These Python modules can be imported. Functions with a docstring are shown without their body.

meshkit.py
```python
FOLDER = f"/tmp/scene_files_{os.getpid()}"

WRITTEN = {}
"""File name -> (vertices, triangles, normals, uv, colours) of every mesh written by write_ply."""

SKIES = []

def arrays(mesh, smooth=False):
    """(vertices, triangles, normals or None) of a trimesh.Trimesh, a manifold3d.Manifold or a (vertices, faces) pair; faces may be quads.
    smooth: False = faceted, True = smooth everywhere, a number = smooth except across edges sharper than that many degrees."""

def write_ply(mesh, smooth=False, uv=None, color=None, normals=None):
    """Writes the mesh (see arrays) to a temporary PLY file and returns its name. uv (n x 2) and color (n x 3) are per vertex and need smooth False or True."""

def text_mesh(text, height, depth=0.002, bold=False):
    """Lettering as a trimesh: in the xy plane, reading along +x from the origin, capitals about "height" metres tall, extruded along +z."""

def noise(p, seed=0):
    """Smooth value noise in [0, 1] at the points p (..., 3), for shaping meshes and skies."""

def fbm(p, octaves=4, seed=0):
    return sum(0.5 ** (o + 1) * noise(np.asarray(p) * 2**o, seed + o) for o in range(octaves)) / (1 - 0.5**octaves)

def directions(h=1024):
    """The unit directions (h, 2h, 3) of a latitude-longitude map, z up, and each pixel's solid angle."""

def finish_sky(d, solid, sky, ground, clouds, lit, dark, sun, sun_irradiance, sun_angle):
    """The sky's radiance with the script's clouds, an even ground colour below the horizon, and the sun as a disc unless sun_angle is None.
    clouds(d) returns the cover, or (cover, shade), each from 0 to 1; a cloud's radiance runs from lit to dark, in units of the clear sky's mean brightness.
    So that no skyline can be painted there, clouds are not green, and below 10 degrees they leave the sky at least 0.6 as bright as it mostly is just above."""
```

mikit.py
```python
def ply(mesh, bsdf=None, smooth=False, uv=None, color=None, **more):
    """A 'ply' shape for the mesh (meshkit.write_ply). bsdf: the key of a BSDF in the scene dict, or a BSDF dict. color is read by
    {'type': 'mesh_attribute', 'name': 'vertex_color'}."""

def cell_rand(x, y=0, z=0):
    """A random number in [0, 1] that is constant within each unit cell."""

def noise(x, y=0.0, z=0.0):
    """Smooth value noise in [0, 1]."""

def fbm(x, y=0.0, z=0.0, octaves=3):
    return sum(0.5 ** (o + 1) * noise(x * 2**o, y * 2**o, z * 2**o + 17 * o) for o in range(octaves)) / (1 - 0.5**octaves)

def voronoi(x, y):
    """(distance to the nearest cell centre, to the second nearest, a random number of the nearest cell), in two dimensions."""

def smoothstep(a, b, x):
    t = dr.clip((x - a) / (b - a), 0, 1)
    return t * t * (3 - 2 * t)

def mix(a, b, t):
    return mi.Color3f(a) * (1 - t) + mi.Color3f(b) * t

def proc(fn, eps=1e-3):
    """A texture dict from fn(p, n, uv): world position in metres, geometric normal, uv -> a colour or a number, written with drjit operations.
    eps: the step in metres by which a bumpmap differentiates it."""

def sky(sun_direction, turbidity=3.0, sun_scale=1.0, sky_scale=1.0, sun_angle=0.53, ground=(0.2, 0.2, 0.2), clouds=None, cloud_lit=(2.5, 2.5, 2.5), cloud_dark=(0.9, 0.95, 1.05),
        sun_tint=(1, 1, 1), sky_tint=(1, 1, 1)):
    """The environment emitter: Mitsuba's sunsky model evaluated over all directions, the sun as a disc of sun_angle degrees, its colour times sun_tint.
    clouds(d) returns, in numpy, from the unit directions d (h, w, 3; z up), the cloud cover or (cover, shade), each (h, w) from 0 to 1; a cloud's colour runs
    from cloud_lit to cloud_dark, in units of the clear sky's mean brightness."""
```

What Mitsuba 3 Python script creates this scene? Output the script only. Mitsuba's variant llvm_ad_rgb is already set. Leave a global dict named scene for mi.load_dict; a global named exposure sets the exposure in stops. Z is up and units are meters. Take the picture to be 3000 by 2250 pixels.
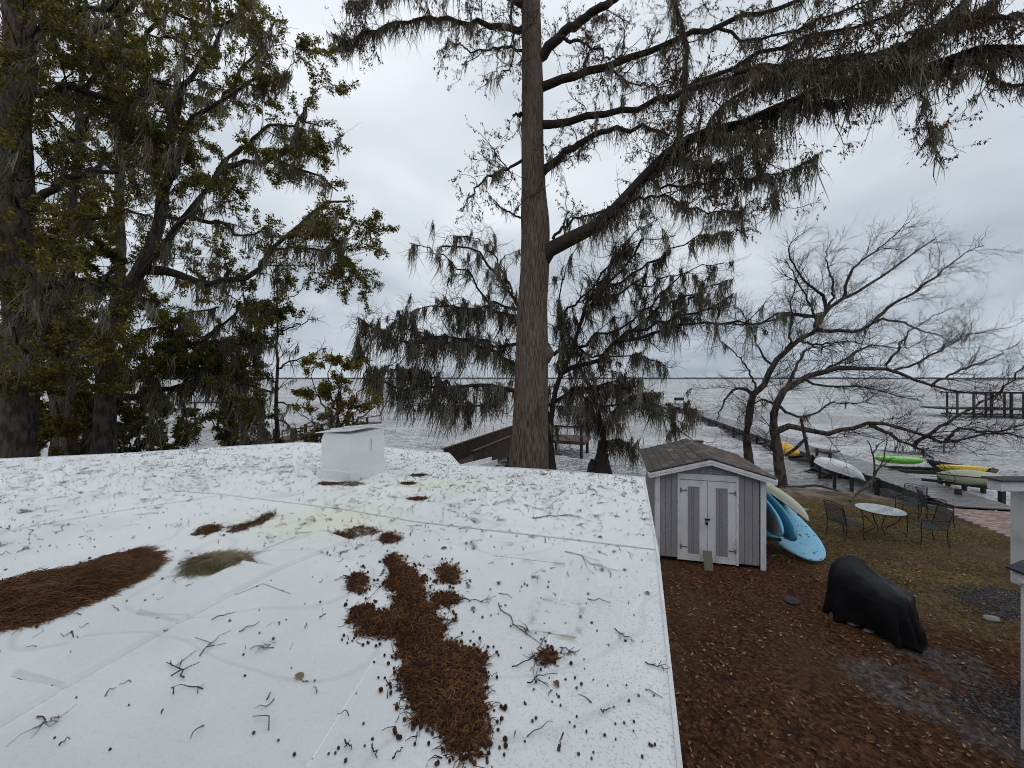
import math
import numpy as np
import trimesh
import drjit as dr
import mitsuba as mi
import mikit, meshkit
from shapely.geometry import Polygon, Point
from shapely import contains_xy
from mikit import ply, proc, noise, fbm, voronoi, smoothstep, mix, cell_rand

T4 = mi.ScalarTransform4f
scene, labels = {}, {}

# ------------------------------------------------------------------ camera, sky, exposure
EYE = 4.1                      # camera height over the yard; upstairs window above the flat roof
F, CX, CY = 1127.0, 1500.0, 1109.0
scene['camera'] = {'type': 'perspective', 'fov': 2 * math.degrees(math.atan(1500 / F)), 'fov_axis': 'x',
                   'principal_point_offset_x': 0.0, 'principal_point_offset_y': (1125.0 - CY) / 2250.0,
                   'near_clip': 0.05, 'far_clip': 9000.0,
                   'to_world': T4().look_at(origin=[0, 0, EYE], target=[0, 1, EYE], up=[0, 0, 1])}


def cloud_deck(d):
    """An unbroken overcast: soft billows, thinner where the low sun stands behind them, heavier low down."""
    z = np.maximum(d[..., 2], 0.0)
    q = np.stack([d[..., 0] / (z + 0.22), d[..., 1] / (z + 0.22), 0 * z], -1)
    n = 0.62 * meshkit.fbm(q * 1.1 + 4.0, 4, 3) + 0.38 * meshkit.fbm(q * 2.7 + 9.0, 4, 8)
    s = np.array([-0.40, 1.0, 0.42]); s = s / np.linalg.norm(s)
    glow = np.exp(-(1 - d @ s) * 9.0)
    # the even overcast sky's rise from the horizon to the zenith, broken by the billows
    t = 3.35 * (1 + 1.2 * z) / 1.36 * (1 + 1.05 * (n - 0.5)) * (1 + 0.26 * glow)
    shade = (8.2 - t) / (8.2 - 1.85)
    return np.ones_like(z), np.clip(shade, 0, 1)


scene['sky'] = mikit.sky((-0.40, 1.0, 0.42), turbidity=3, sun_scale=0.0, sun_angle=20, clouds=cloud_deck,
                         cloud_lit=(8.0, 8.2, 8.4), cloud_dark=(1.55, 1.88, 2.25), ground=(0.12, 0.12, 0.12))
exposure = 1.5


# ------------------------------------------------------------------ helpers
def at(u, v, Y):
    """A point seen in direction (u, v) of the survey photograph, Y metres in front of the house."""
    return np.array([(u - CX) / F * Y, Y, EYE - (v - CY) / F * Y])


def on(u, v, z):
    return at(u, v, (EYE - z) * F / (v - CY))


USED = {}


def num(key):
    n = USED.get(key, -1) + 1
    USED[key] = n
    return key if n == 0 else f'{key}_{n:03d}'


def put(key, mesh, mat, smooth=False, color=None, kind=None, label=None, **more):
    key = num(key)
    if isinstance(mesh, dict):
        scene[key] = dict(mesh, **more)
    else:
        scene[key] = ply(mesh, mat, smooth=smooth, color=color, **more)
    e = {}
    if kind: e['kind'] = kind
    if label: e['label'] = label
    if e: labels[key] = e
    return key


def thing(key, label, cat, group=None):
    key = num(key)
    labels[key] = {'label': label, 'category': cat}
    if group: labels[key]['group'] = group
    return key


def structure(key, mesh, mat, label=None, smooth=False, **kw):
    key = put(key, mesh, mat, smooth=smooth, **kw)
    labels[key] = {'kind': 'structure'}
    if label: labels[key]['label'] = label
    return key


def stuff(key, mesh, mat, label, cat, **kw):
    key = put(key, mesh, mat, **kw)
    labels[key] = {'kind': 'stuff', 'label': label, 'category': cat}
    return key


def cat(meshes):
    return trimesh.util.concatenate(list(meshes))


def frame(o, ux, uy):
    """4x4 from origin, x axis, y axis (z up from them)."""
    ux = np.asarray(ux, float); ux = ux / np.linalg.norm(ux)
    uy = np.asarray(uy, float); uy = uy - ux * (uy @ ux); uy /= np.linalg.norm(uy)
    m = np.eye(4); m[:3, 0], m[:3, 1], m[:3, 2], m[:3, 3] = ux, uy, np.cross(ux, uy), o
    return m


def box(x0, x1, y0, y1, z0, z1, m=None, ch=0.0):
    """A box given by its extents, edges chamfered by ch."""
    e = np.array([x1 - x0, y1 - y0, z1 - z0]) / 2
    c = np.array([x1 + x0, y1 + y0, z1 + z0]) / 2
    if ch > 0:
        ch = min(ch, e.min() * 0.9)
        pts = []
        for s in np.ndindex(2, 2, 2):
            sg = np.array(s) * 2 - 1
            for k in range(3):
                q = sg * (e - ch); q[k] = sg[k] * e[k]; pts.append(q)
        b = trimesh.convex.convex_hull(np.array(pts))
    else:
        b = trimesh.creation.box(2 * e)
    b.apply_translation(c)
    if m is not None: b.apply_transform(m)
    return b


def beam(p, q, w, h, up=(0, 0, 1), ch=0.0):
    """A bar of section w x h from p to q."""
    p, q = np.asarray(p, float), np.asarray(q, float)
    d = q - p; L = np.linalg.norm(d)
    up = np.asarray(up, float)
    if abs(d @ up) > 0.99 * L: up = np.array([0, 1.0, 0])
    side = np.cross(up, d)
    return box(0, L, -w / 2, w / 2, -h / 2, h / 2, frame(p, d, side), ch)


def resample(p, k, r=None):
    p = np.asarray(p, float)
    s = np.r_[0, np.cumsum(np.linalg.norm(np.diff(p, axis=0), axis=1))]
    # Catmull-like smoothing through a dense spline
    from scipy.interpolate import PchipInterpolator
    t = np.linspace(0, s[-1], k)
    out = PchipInterpolator(s, p, axis=0)(t)
    return out


def tubes(P, R, sides=3):
    """Many tapered tubes at once: P (n, k, 3), R (n, k)."""
    P, R = np.asarray(P, float), np.asarray(R, float)
    if P.ndim == 2: P, R = P[None], R[None]
    n, k, _ = P.shape
    t = np.gradient(P, axis=1); t /= np.linalg.norm(t, axis=-1, keepdims=True) + 1e-12
    mean = t.mean(1, keepdims=True)
    ref = np.where(np.abs(mean[..., 2:]) < 0.8, [0, 0, 1.0], [1.0, 0.05, 0])
    a = np.cross(t, np.broadcast_to(ref, t.shape)); a /= np.linalg.norm(a, axis=-1, keepdims=True) + 1e-12
    b = np.cross(t, a)
    ang = np.arange(sides) * 2 * np.pi / sides
    V = P[:, :, None] + R[:, :, None, None] * (np.cos(ang)[:, None] * a[:, :, None] + np.sin(ang)[:, None] * b[:, :, None])
    base = (np.arange(n) * k * sides)[:, None, None]
    i = (np.arange(k - 1) * sides)[None, :, None]; j = np.arange(sides)[None, None, :]; j2 = (j + 1) % sides
    q0, q1 = base + i + j, base + i + j2
    q2, q3 = q1 + sides, q0 + sides
    f = np.stack([np.stack([q0, q2, q1], -1), np.stack([q0, q3, q2], -1)], -2).reshape(-1, 3)
    return trimesh.Trimesh(V.reshape(-1, 3), f, process=False)


def unit(v):
    return v / (np.linalg.norm(v, axis=-1, keepdims=True) + 1e-12)


def children(rng, P, R, per_m, length, ang=(35, 75), bias=(0, 0, 0), wander=0.25, grav=(0, 0, 0), k=5, rad=0.012, tip=0.4, t0=0.1, t1=1.0, fade=0.4, n=None, rcap=0.7):
    """Side shoots of the polylines P (n, k, 3): per_m of them a metre."""
    seg = np.linalg.norm(np.diff(P, axis=1), axis=-1)
    L = seg.sum(1)
    cnt = rng.poisson(L * (t1 - t0) * per_m)
    idx = np.repeat(np.arange(len(P)), cnt)
    m = len(idx)
    if m == 0: return np.zeros((0, k, 3)), np.zeros((0, k))
    t = rng.uniform(t0, t1, m)
    x = t * (P.shape[1] - 1); i = np.minimum(x.astype(int), P.shape[1] - 2); f = (x - i)[:, None]
    a, b = P[idx, i], P[idx, i + 1]
    pos = a * (1 - f) + b * f
    tan = unit(b - a)
    per = unit(np.cross(tan, rng.normal(size=(m, 3))))
    an = np.radians(rng.uniform(*ang, m))[:, None]
    d = unit(tan * np.cos(an) + per * np.sin(an) + np.asarray(bias))
    pr = R[idx, i] * (1 - f[:, 0]) + R[idx, i + 1] * f[:, 0]
    ln = rng.uniform(*length, m) * (1 - fade * t)
    r0 = np.minimum(rad * ln / np.mean(length), pr * rcap)
    out = np.empty((m, k, 3)); out[:, 0] = pos
    g = np.asarray(grav)
    for s in range(1, k):
        out[:, s] = out[:, s - 1] + d * (ln / (k - 1))[:, None]
        d = unit(d + rng.normal(size=(m, 3)) * wander + g)
    rr = r0[:, None] * np.linspace(1, tip, k)
    return out, rr


def resample_all(P, k):
    return np.array([resample(p, k) for p in P])


def limb(spec, Y0, k=14):
    """(points (u, v), half width at the root and at the tip in survey units, Y of the tip) -> world polyline and radii."""
    pts, h0, h1, Y1 = spec
    pts = np.array(pts, float)
    s = np.r_[0, np.cumsum(np.linalg.norm(np.diff(pts, axis=0), axis=1))]; s /= s[-1]
    Ys = Y0 + (Y1 - Y0) * s
    p = np.array([at(u, v, y) for (u, v), y in zip(pts, Ys)])
    p = resample(p, k)
    w = np.linspace(0, 1, k)
    return p, (h0 + (h1 - h0) * w ** 0.62) / F * (Y0 + (Y1 - Y0) * w)


def moss(rng, pos, tan, length, strands, lean=(0, 0), spread=0.16, width=0.016, k=4):
    """Hanging beards: at each pos (n, 3) a bunch of strands as narrow ribbons. Returns the ribbons' mesh arrays per bunch."""
    n = len(pos)
    m = strands
    st = pos[:, None] + tan[:, None] * rng.normal(size=(n, m, 1)) * spread + rng.normal(size=(n, m, 3)) * 0.035
    ln = length[:, None] * np.clip(rng.beta(1.3, 1.9, (n, m)) * 1.5, 0.15, 1.25)
    core = pos[:, None] - st; core[..., 2] = 0
    d = np.zeros((n, m, 3)); d[..., 2] = -1; d[..., :2] += rng.normal(size=(n, m, 2)) * 0.22
    P = np.empty((n, m, k, 3)); P[:, :, 0] = st
    for s in range(1, k):
        pull = core * 0.55
        P[:, :, s] = P[:, :, s - 1] + unit(d) * (ln / (k - 1))[..., None] + pull * 0.35
        d = d + rng.normal(size=(n, m, 3)) * 0.20 + np.array([lean[0], lean[1], -0.12])
    a = rng.uniform(0, np.pi, (n, m)); side = np.stack([np.cos(a), np.sin(a), 0 * a], -1)
    w = width * np.array([0.75, 1.0, 0.75, 0.12]) * rng.uniform(0.5, 1.3, (n, m, 1))
    V = np.stack([P - side[:, :, None] * w[..., None], P + side[:, :, None] * w[..., None]], 3)   # n m k 2 3
    f0 = []
    for s in range(k - 1):
        f0 += [[2 * s, 2 * s + 1, 2 * s + 3], [2 * s, 2 * s + 3, 2 * s + 2]]
    f0 = np.array(f0)
    f1 = (f0[None] + (np.arange(m) * 2 * k)[:, None, None]).reshape(-1, 3)
    return V.reshape(n, m * k * 2, 3), f1


def join_bunches(V, f):
    n, m, _ = V.shape
    F_ = (f[None] + (np.arange(n) * m)[:, None, None]).reshape(-1, 3)
    return V.reshape(-1, 3), F_


def sample_on(rng, P, R, n, t0=0.15, t1=1.0, weights=None):
    L = np.linalg.norm(np.diff(P, axis=1), axis=-1).sum(1)
    w = L if weights is None else L * weights
    idx = rng.choice(len(P), n, p=w / w.sum())
    t = rng.uniform(t0, t1, n)
    x = t * (P.shape[1] - 1); i = np.minimum(x.astype(int), P.shape[1] - 2); f = (x - i)[:, None]
    a, b = P[idx, i], P[idx, i + 1]
    return a * (1 - f) + b * f, unit(b - a)


def leaves(rng, pos, size, palette, droop=0.3, aspect=0.45):
    """Pointed leaves, two triangles each, at pos (n, 3); returns mesh and vertex colours."""
    n = len(pos)
    d = unit(rng.normal(size=(n, 3)) + np.array([0, 0, -droop]))
    s = unit(np.cross(d, rng.normal(size=(n, 3))))
    L = rng.uniform(0.6, 1.3, (n, 1)) * size
    V = np.stack([pos, pos + d * L * 0.5 + s * L * aspect * 0.5, pos + d * L, pos + d * L * 0.5 - s * L * aspect * 0.5], 1)
    f = (np.array([[0, 1, 2], [0, 2, 3]])[None] + (np.arange(n) * 4)[:, None, None]).reshape(-1, 3)
    pal = np.array(palette)
    c = pal[rng.integers(0, len(pal), n)] * rng.uniform(0.7, 1.3, (n, 1))
    return (V.reshape(-1, 3), f), np.repeat(c, 4, 0)
# ------------------------------------------------------------------ materials
def mat(key, color, rough=0.7, spec=0.3, metallic=0.0, bump=None, scale=0.01, eps=2e-3, **kw):
    c = {'type': 'rgb', 'value': list(color)} if isinstance(color, (tuple, list)) else color
    b = {'type': 'principled', 'base_color': c, 'roughness': rough if isinstance(rough, dict) else float(rough), 'specular': float(spec), 'metallic': float(metallic), **kw}
    if bump is not None:
        b = {'type': 'bumpmap', 'tex': proc(bump, eps), 'bsdf': b, 'scale': float(scale)}
    scene[key] = {'type': 'twosided', 'bsdf': b}


def vcol(key, rough=0.8, spec=0.2):
    mat(key, {'type': 'mesh_attribute', 'name': 'vertex_color'}, rough, spec)


H = np.array([0.969, -0.246]); HV = np.array([0.246, 0.969])      # the house axes in plan: along the eave, out to the lake


def membrane_color(p, n, uv):
    grit = noise(p.x * 160, p.y * 160, p.z * 50)
    patchy = fbm(p.x * 1.3, p.y * 1.3, 3.0, 4)
    fine = fbm(p.x * 9, p.y * 9, 1.0, 3)
    c = mix((0.75, 0.77, 0.775), (0.65, 0.665, 0.67), smoothstep(0.35, 0.75, patchy) * 0.7 + 0.3 * fine)
    # black specks of lichen and grit, thicker in the corner towards the yard
    where = smoothstep(-0.6, 1.0, p.x - 0.25 * p.y + 0.6 * patchy)
    c = mix(c, (0.36, 0.36, 0.35), smoothstep(0.66, 0.80, grit) * (0.12 + 0.5 * where))
    pond = fbm(p.x * 0.55 + 3, p.y * 0.8, 6.0, 3)
    for lv in (0.44, 0.56):
        c = mix(c, (0.47, 0.47, 0.44), dr.exp(-dr.square((pond - lv) / 0.006)) * (0.15 + 0.45 * fine))
    # yellow tannin stain below the vent box, and where water stood round the old patches
    s = dr.exp(-(dr.square((p.x + 1.75) / 0.75) + dr.square((p.y - 3.55) / 0.42))) + 0.7 * dr.exp(-(dr.square((p.x + 0.9) / 1.0) + dr.square((p.y - 4.7) / 0.35)))
    c = mix(c, (0.66, 0.64, 0.44), dr.minimum(0.5, 0.7 * s * (0.3 + fine)))
    a = (p.x - 0.245) * 0.969 - (p.y - 2.09) * 0.246
    b = (p.x - 0.245) * 0.246 + (p.y - 2.09) * 0.969
    ring = dr.maximum(dr.abs(a) / 0.125, dr.abs(b) / 0.15)
    edge = dr.exp(-dr.square((ring - 1.0) / 0.16)) * smoothstep(0.35, 0.6, fbm(p.x * 30, p.y * 30, 2.0, 3))
    c = mix(c, (0.40, 0.36, 0.28), edge * 0.75)
    a2 = (p.x - 0.16) * 0.969 - (p.y - 2.93) * 0.246
    b2 = (p.x - 0.16) * 0.246 + (p.y - 2.93) * 0.969
    edge2 = dr.exp(-dr.square((b2 + 0.19) / 0.03)) * smoothstep(0.3, 0.22, dr.abs(a2)) * smoothstep(0.35, 0.6, fine)
    return mix(c, (0.42, 0.40, 0.32), edge2 * 0.7)


mat('membrane', proc(membrane_color), 0.62, 0.35, bump=lambda p, n, uv: fbm(p.x * 5, p.y * 5, 0, 3) + 0.35 * noise(p.x * 60, p.y * 60, 0), scale=0.010, eps=4e-3)
mat('membrane_patch', (0.79, 0.80, 0.80), 0.5, 0.4)
mat('vent_white', proc(lambda p, n, uv: mix((0.78, 0.79, 0.80), (0.66, 0.68, 0.69), fbm(p.x * 3 + p.z, p.y * 3, p.z * 5, 4))), 0.5, 0.4,
    bump=lambda p, n, uv: fbm(p.x * 5 + p.z * 2, p.y * 5, p.z * 7, 3), scale=0.02, eps=4e-3)
mat('galvanized', proc(lambda p, n, uv: mix((0.62, 0.63, 0.64), (0.5, 0.47, 0.44), smoothstep(0.5, 0.8, fbm(p.x * 7, p.y * 7, p.z * 7, 4)))), 0.35, 0.5, metallic=0.3)
mat('seam_grey', (0.42, 0.43, 0.42), 0.8)
mat('white_paint', proc(lambda p, n, uv: mix((0.66, 0.66, 0.67), (0.50, 0.50, 0.51), smoothstep(0.45, 0.85, fbm(p.x * 6, p.y * 6, p.z * 2.2, 4)))), 0.5, 0.4)
mat('shed_grey', proc(lambda p, n, uv: mix((0.31, 0.295, 0.31), (0.235, 0.222, 0.235), fbm(p.x * 14, p.y * 14, p.z * 1.6, 4))), 0.6, 0.3,
    bump=lambda p, n, uv: fbm(p.x * 45, p.y * 45, p.z * 3, 3), scale=0.004)
mat('joint_dark', (0.05, 0.047, 0.05), 0.9)
for i, c in enumerate([(0.098, 0.086, 0.078), (0.080, 0.070, 0.065), (0.116, 0.102, 0.092), (0.094, 0.072, 0.063)]):
    mat(f'shingle_{i}', proc((lambda c: lambda p, n, uv: mix(c, (0.03, 0.026, 0.025), smoothstep(0.4, 0.8, noise(p.x * 130, p.y * 130, p.z * 130)) * 0.6))(c)) if i == 0 else c, 0.9, 0.1)
mat('iron_black', (0.018, 0.018, 0.02), 0.5, 0.4)
mat('black_metal_mesh', (0.06, 0.065, 0.065), 0.6, 0.3)
mat('steel_grey', (0.25, 0.25, 0.26), 0.4, 0.5, metallic=0.5)
mat('old_board', (0.17, 0.165, 0.13), 0.85, 0.2, bump=lambda p, n, uv: fbm(p.x * 60, p.y * 60, p.z * 6, 3), scale=0.003)


def plank_color(p, n, uv):
    g = fbm(p.x * 3 - p.y * 1.0, p.y * 26 + p.x * 6, p.z * 20, 3)
    b = noise(p.x * 0.6, p.y * 7.5, 2.0)
    return mix((0.195, 0.185, 0.19), (0.075, 0.07, 0.07), 0.6 * g + 0.7 * (b - 0.3))


mat('plank_grey', proc(plank_color), 0.35, 0.55)
mat('pile_dark', proc(lambda p, n, uv: mix((0.050, 0.044, 0.042), (0.022, 0.020, 0.020), fbm(p.x * 9, p.y * 9, p.z * 2, 3))), 0.7, 0.3)
mat('rail_brown', proc(lambda p, n, uv: mix((0.105, 0.076, 0.060), (0.06, 0.043, 0.036), fbm(p.x * 8, p.y * 8, p.z * 3, 3))), 0.75, 0.25)
mat('new_lumber', (0.38, 0.26, 0.13), 0.7, 0.2)


def bark_color(p, n, uv):
    a = dr.atan2(p.y - 13.0, p.x - 0.7) * 9
    g = fbm(a * 3.2 + 1.6 * noise(p.x * 5, p.y * 5, p.z * 3.5), p.y * 2.0, p.z * 3.8, 4)
    m = fbm(p.x * 1.2, p.y * 1.2, p.z * 0.5, 3)
    c = mix((0.19, 0.145, 0.115), (0.072, 0.052, 0.042), smoothstep(0.3, 0.68, g))
    return mix(c, (0.15, 0.13, 0.11), smoothstep(0.5, 0.75, m) * 0.45)


mat('cypress_bark', proc(bark_color), 0.9, 0.15, bump=lambda p, n, uv: fbm(p.x * 24 + 2 * noise(p.x * 5, p.y * 5, p.z * 3.5), p.y * 24, p.z * 4.0, 4), scale=0.06, eps=5e-3)
mat('limb_bark', proc(lambda p, n, uv: mix((0.062, 0.050, 0.042), (0.026, 0.021, 0.019), fbm(p.x * 12, p.y * 12, p.z * 12, 3))), 0.9, 0.15)
mat('grey_bark', proc(lambda p, n, uv: mix((0.12, 0.10, 0.085), (0.042, 0.034, 0.030), smoothstep(0.3, 0.7, fbm(p.x * 16, p.y * 16, p.z * 4, 4)))), 0.9, 0.15,
    bump=lambda p, n, uv: fbm(p.x * 18, p.y * 18, p.z * 4, 3), scale=0.03, eps=5e-3)
mat('twig_brown', (0.060, 0.043, 0.034), 0.9, 0.1)
mat('twig_dark', (0.040, 0.032, 0.030), 0.9, 0.1)
scene['moss_grey'] = {'type': 'principledthin', 'base_color': {'type': 'mesh_attribute', 'name': 'vertex_color'}, 'roughness': 0.9, 'diff_trans': 0.7, 'eta': 1.2}
scene['leaf'] = {'type': 'principledthin', 'base_color': {'type': 'mesh_attribute', 'name': 'vertex_color'}, 'roughness': 0.6, 'diff_trans': 0.9, 'eta': 1.3}
vcol('litter', 0.85, 0.1)


def ground_zones(p):
    wob = fbm(p.x * 0.9, p.y * 0.9, 4.0, 4) - 0.5
    wob2 = fbm(p.x * 3.1, p.y * 3.1, 1.0, 4) - 0.5
    green = smoothstep(6.0, 7.6, p.x + 0.12 * (p.y - 8) + 2.4 * wob + 0.8 * wob2) * smoothstep(5.2, 6.6, p.y + 0.8 * wob + 0.15 * (p.x - 7))
    mud = dr.exp(-(dr.square((p.x - 5.35 - 0.25 * (5.0 - p.y)) / 0.60) + dr.square((p.y - 4.85) / 0.9))) + 0.9 * dr.exp(-(dr.square((p.x - 6.35) / 0.5) + dr.square((p.y - 5.55) / 0.45)))
    mud = smoothstep(0.28, 0.75, mud + 1.1 * wob2 + 0.4 * wob)
    return green, mud, wob, wob2


def ground_color(p, n, uv):
    green, mud, wob, wob2 = ground_zones(p)
    f = fbm(p.x * 22, p.y * 22, 0.0, 4)
    cell = voronoi(p.x * 26 + 4 * wob2, p.y * 26)[2]
    c = mix((0.088, 0.034, 0.014), (0.027, 0.013, 0.008), smoothstep(0.3, 0.7, f))
    c = mix(c, (0.13, 0.064, 0.034), smoothstep(0.72, 0.95, cell) * 0.8)
    c = mix(c, (0.055, 0.040, 0.022), smoothstep(0.05, 0.3, wob) * 0.7)
    g = mix((0.145, 0.102, 0.042), (0.064, 0.049, 0.023), smoothstep(0.3, 0.7, f))
    g = mix(g, (0.098, 0.060, 0.036), smoothstep(0.0, 0.28, wob2 + 0.5 * wob))
    c = mix(c, g, green)
    c = mix(c, mix((0.105, 0.094, 0.094), (0.045, 0.037, 0.034), smoothstep(0.3, 0.7, f)), mud * 0.85)
    dirt = smoothstep(12.1, 13.2, p.y - 0.15 * (14 - p.x) + 1.6 * wob)
    c = mix(c, mix((0.12, 0.085, 0.065), (0.26, 0.21, 0.18), smoothstep(0.35, 0.65, wob2 + 0.5)), dirt * 0.8)
    wet = smoothstep(-0.30, -0.62, p.z)
    sand = mix((0.36, 0.29, 0.24), (0.16, 0.125, 0.10), smoothstep(-0.5, -0.72, p.z))
    c = mix(c, sand, wet)
    return c


mat('soil', proc(ground_color), 0.85, 0.15, bump=lambda p, n, uv: fbm(p.x * 14, p.y * 14, 0, 4) + 0.5 * noise(p.x * 50, p.y * 50, 0), scale=0.04, eps=6e-3)


def water_bump(p, n, uv):
    w = fbm(p.x * 0.5, p.y * 0.9, 5.0, 3) - 0.5
    return fbm(p.x * 1.1 + 2 * w, p.y * 3.0, 0, 4) + 0.35 * noise(p.x * 5.0, p.y * 10.0, 3.0) + 2.2 * fbm(p.x * 0.16 + w, p.y * 0.55, 8.0, 2)


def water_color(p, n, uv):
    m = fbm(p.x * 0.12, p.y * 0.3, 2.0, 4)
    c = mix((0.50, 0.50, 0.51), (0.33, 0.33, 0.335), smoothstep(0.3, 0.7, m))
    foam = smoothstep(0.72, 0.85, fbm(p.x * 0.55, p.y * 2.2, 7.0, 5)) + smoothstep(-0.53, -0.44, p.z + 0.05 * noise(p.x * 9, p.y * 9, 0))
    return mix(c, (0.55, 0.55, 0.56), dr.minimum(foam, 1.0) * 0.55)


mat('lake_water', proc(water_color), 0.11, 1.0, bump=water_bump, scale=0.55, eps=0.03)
mat('far_wood', (0.125, 0.125, 0.125), 1.0, 0.0)  # even grey, lightened to stand in for the distance haze


# ------------------------------------------------------------------ ground and water
def shore_y(x):
    return np.interp(x, [-60, -25, -10, 0, 5, 9, 11, 13, 14.2, 15, 16.5, 18, 30, 80], [24, 21, 19, 17.2, 16.8, 16.7, 16.5, 15.9, 14.4, 13.2, 12.8, 12.6, 12.4, 12])


def ground_z(x, y):
    x, y = np.asarray(x, float), np.asarray(y, float)
    wob = (meshkit.fbm(np.stack([x * 0.6, y * 0.6, 0 * x], -1), 3, 5) - 0.5)
    s = shore_y(x) - y + 0.9 * wob
    t = np.clip((2.2 - s) / 3.2, 0, 1)
    z = -0.95 * t * t * (3 - 2 * t) - 0.22 * np.clip(-1.0 - s, 0, 6)
    return z + 0.05 * wob - 0.02 * np.clip(y - 9, 0, 4)


def grid(xs, ys, zf):
    X, Y = np.meshgrid(xs, ys)
    V = np.stack([X, Y, zf(X, Y)], -1).reshape(-1, 3)
    nx = len(xs)
    i, j = np.meshgrid(np.arange(nx - 1), np.arange(len(ys) - 1))
    a = (j * nx + i).ravel()
    return V, np.vstack([np.stack([a, a + 1, a + nx + 1], 1), np.stack([a, a + nx + 1, a + nx], 1)])


structure('ground', grid(np.r_[np.linspace(-60, -13, 40), np.arange(-12.7, 24, 0.26), np.linspace(24.3, 70, 30)], np.r_[-30:-4:2, np.arange(-4, 26, 0.24)], ground_z),
          'soil', 'leaf littered yard with patchy winter grass running down to the lake', smooth=True)

rngW = np.random.default_rng(5)
ys = [11.5]
while ys[-1] < 5200: ys.append(ys[-1] + max(0.13, (ys[-1] - 8) * 0.0165))
ys = np.array(ys)
xh = np.sinh(np.linspace(0, 1, 120) * 7.6) / np.sinh(7.6) * 9000
xs = np.r_[-xh[:0:-1], xh] + 6.0


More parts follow.
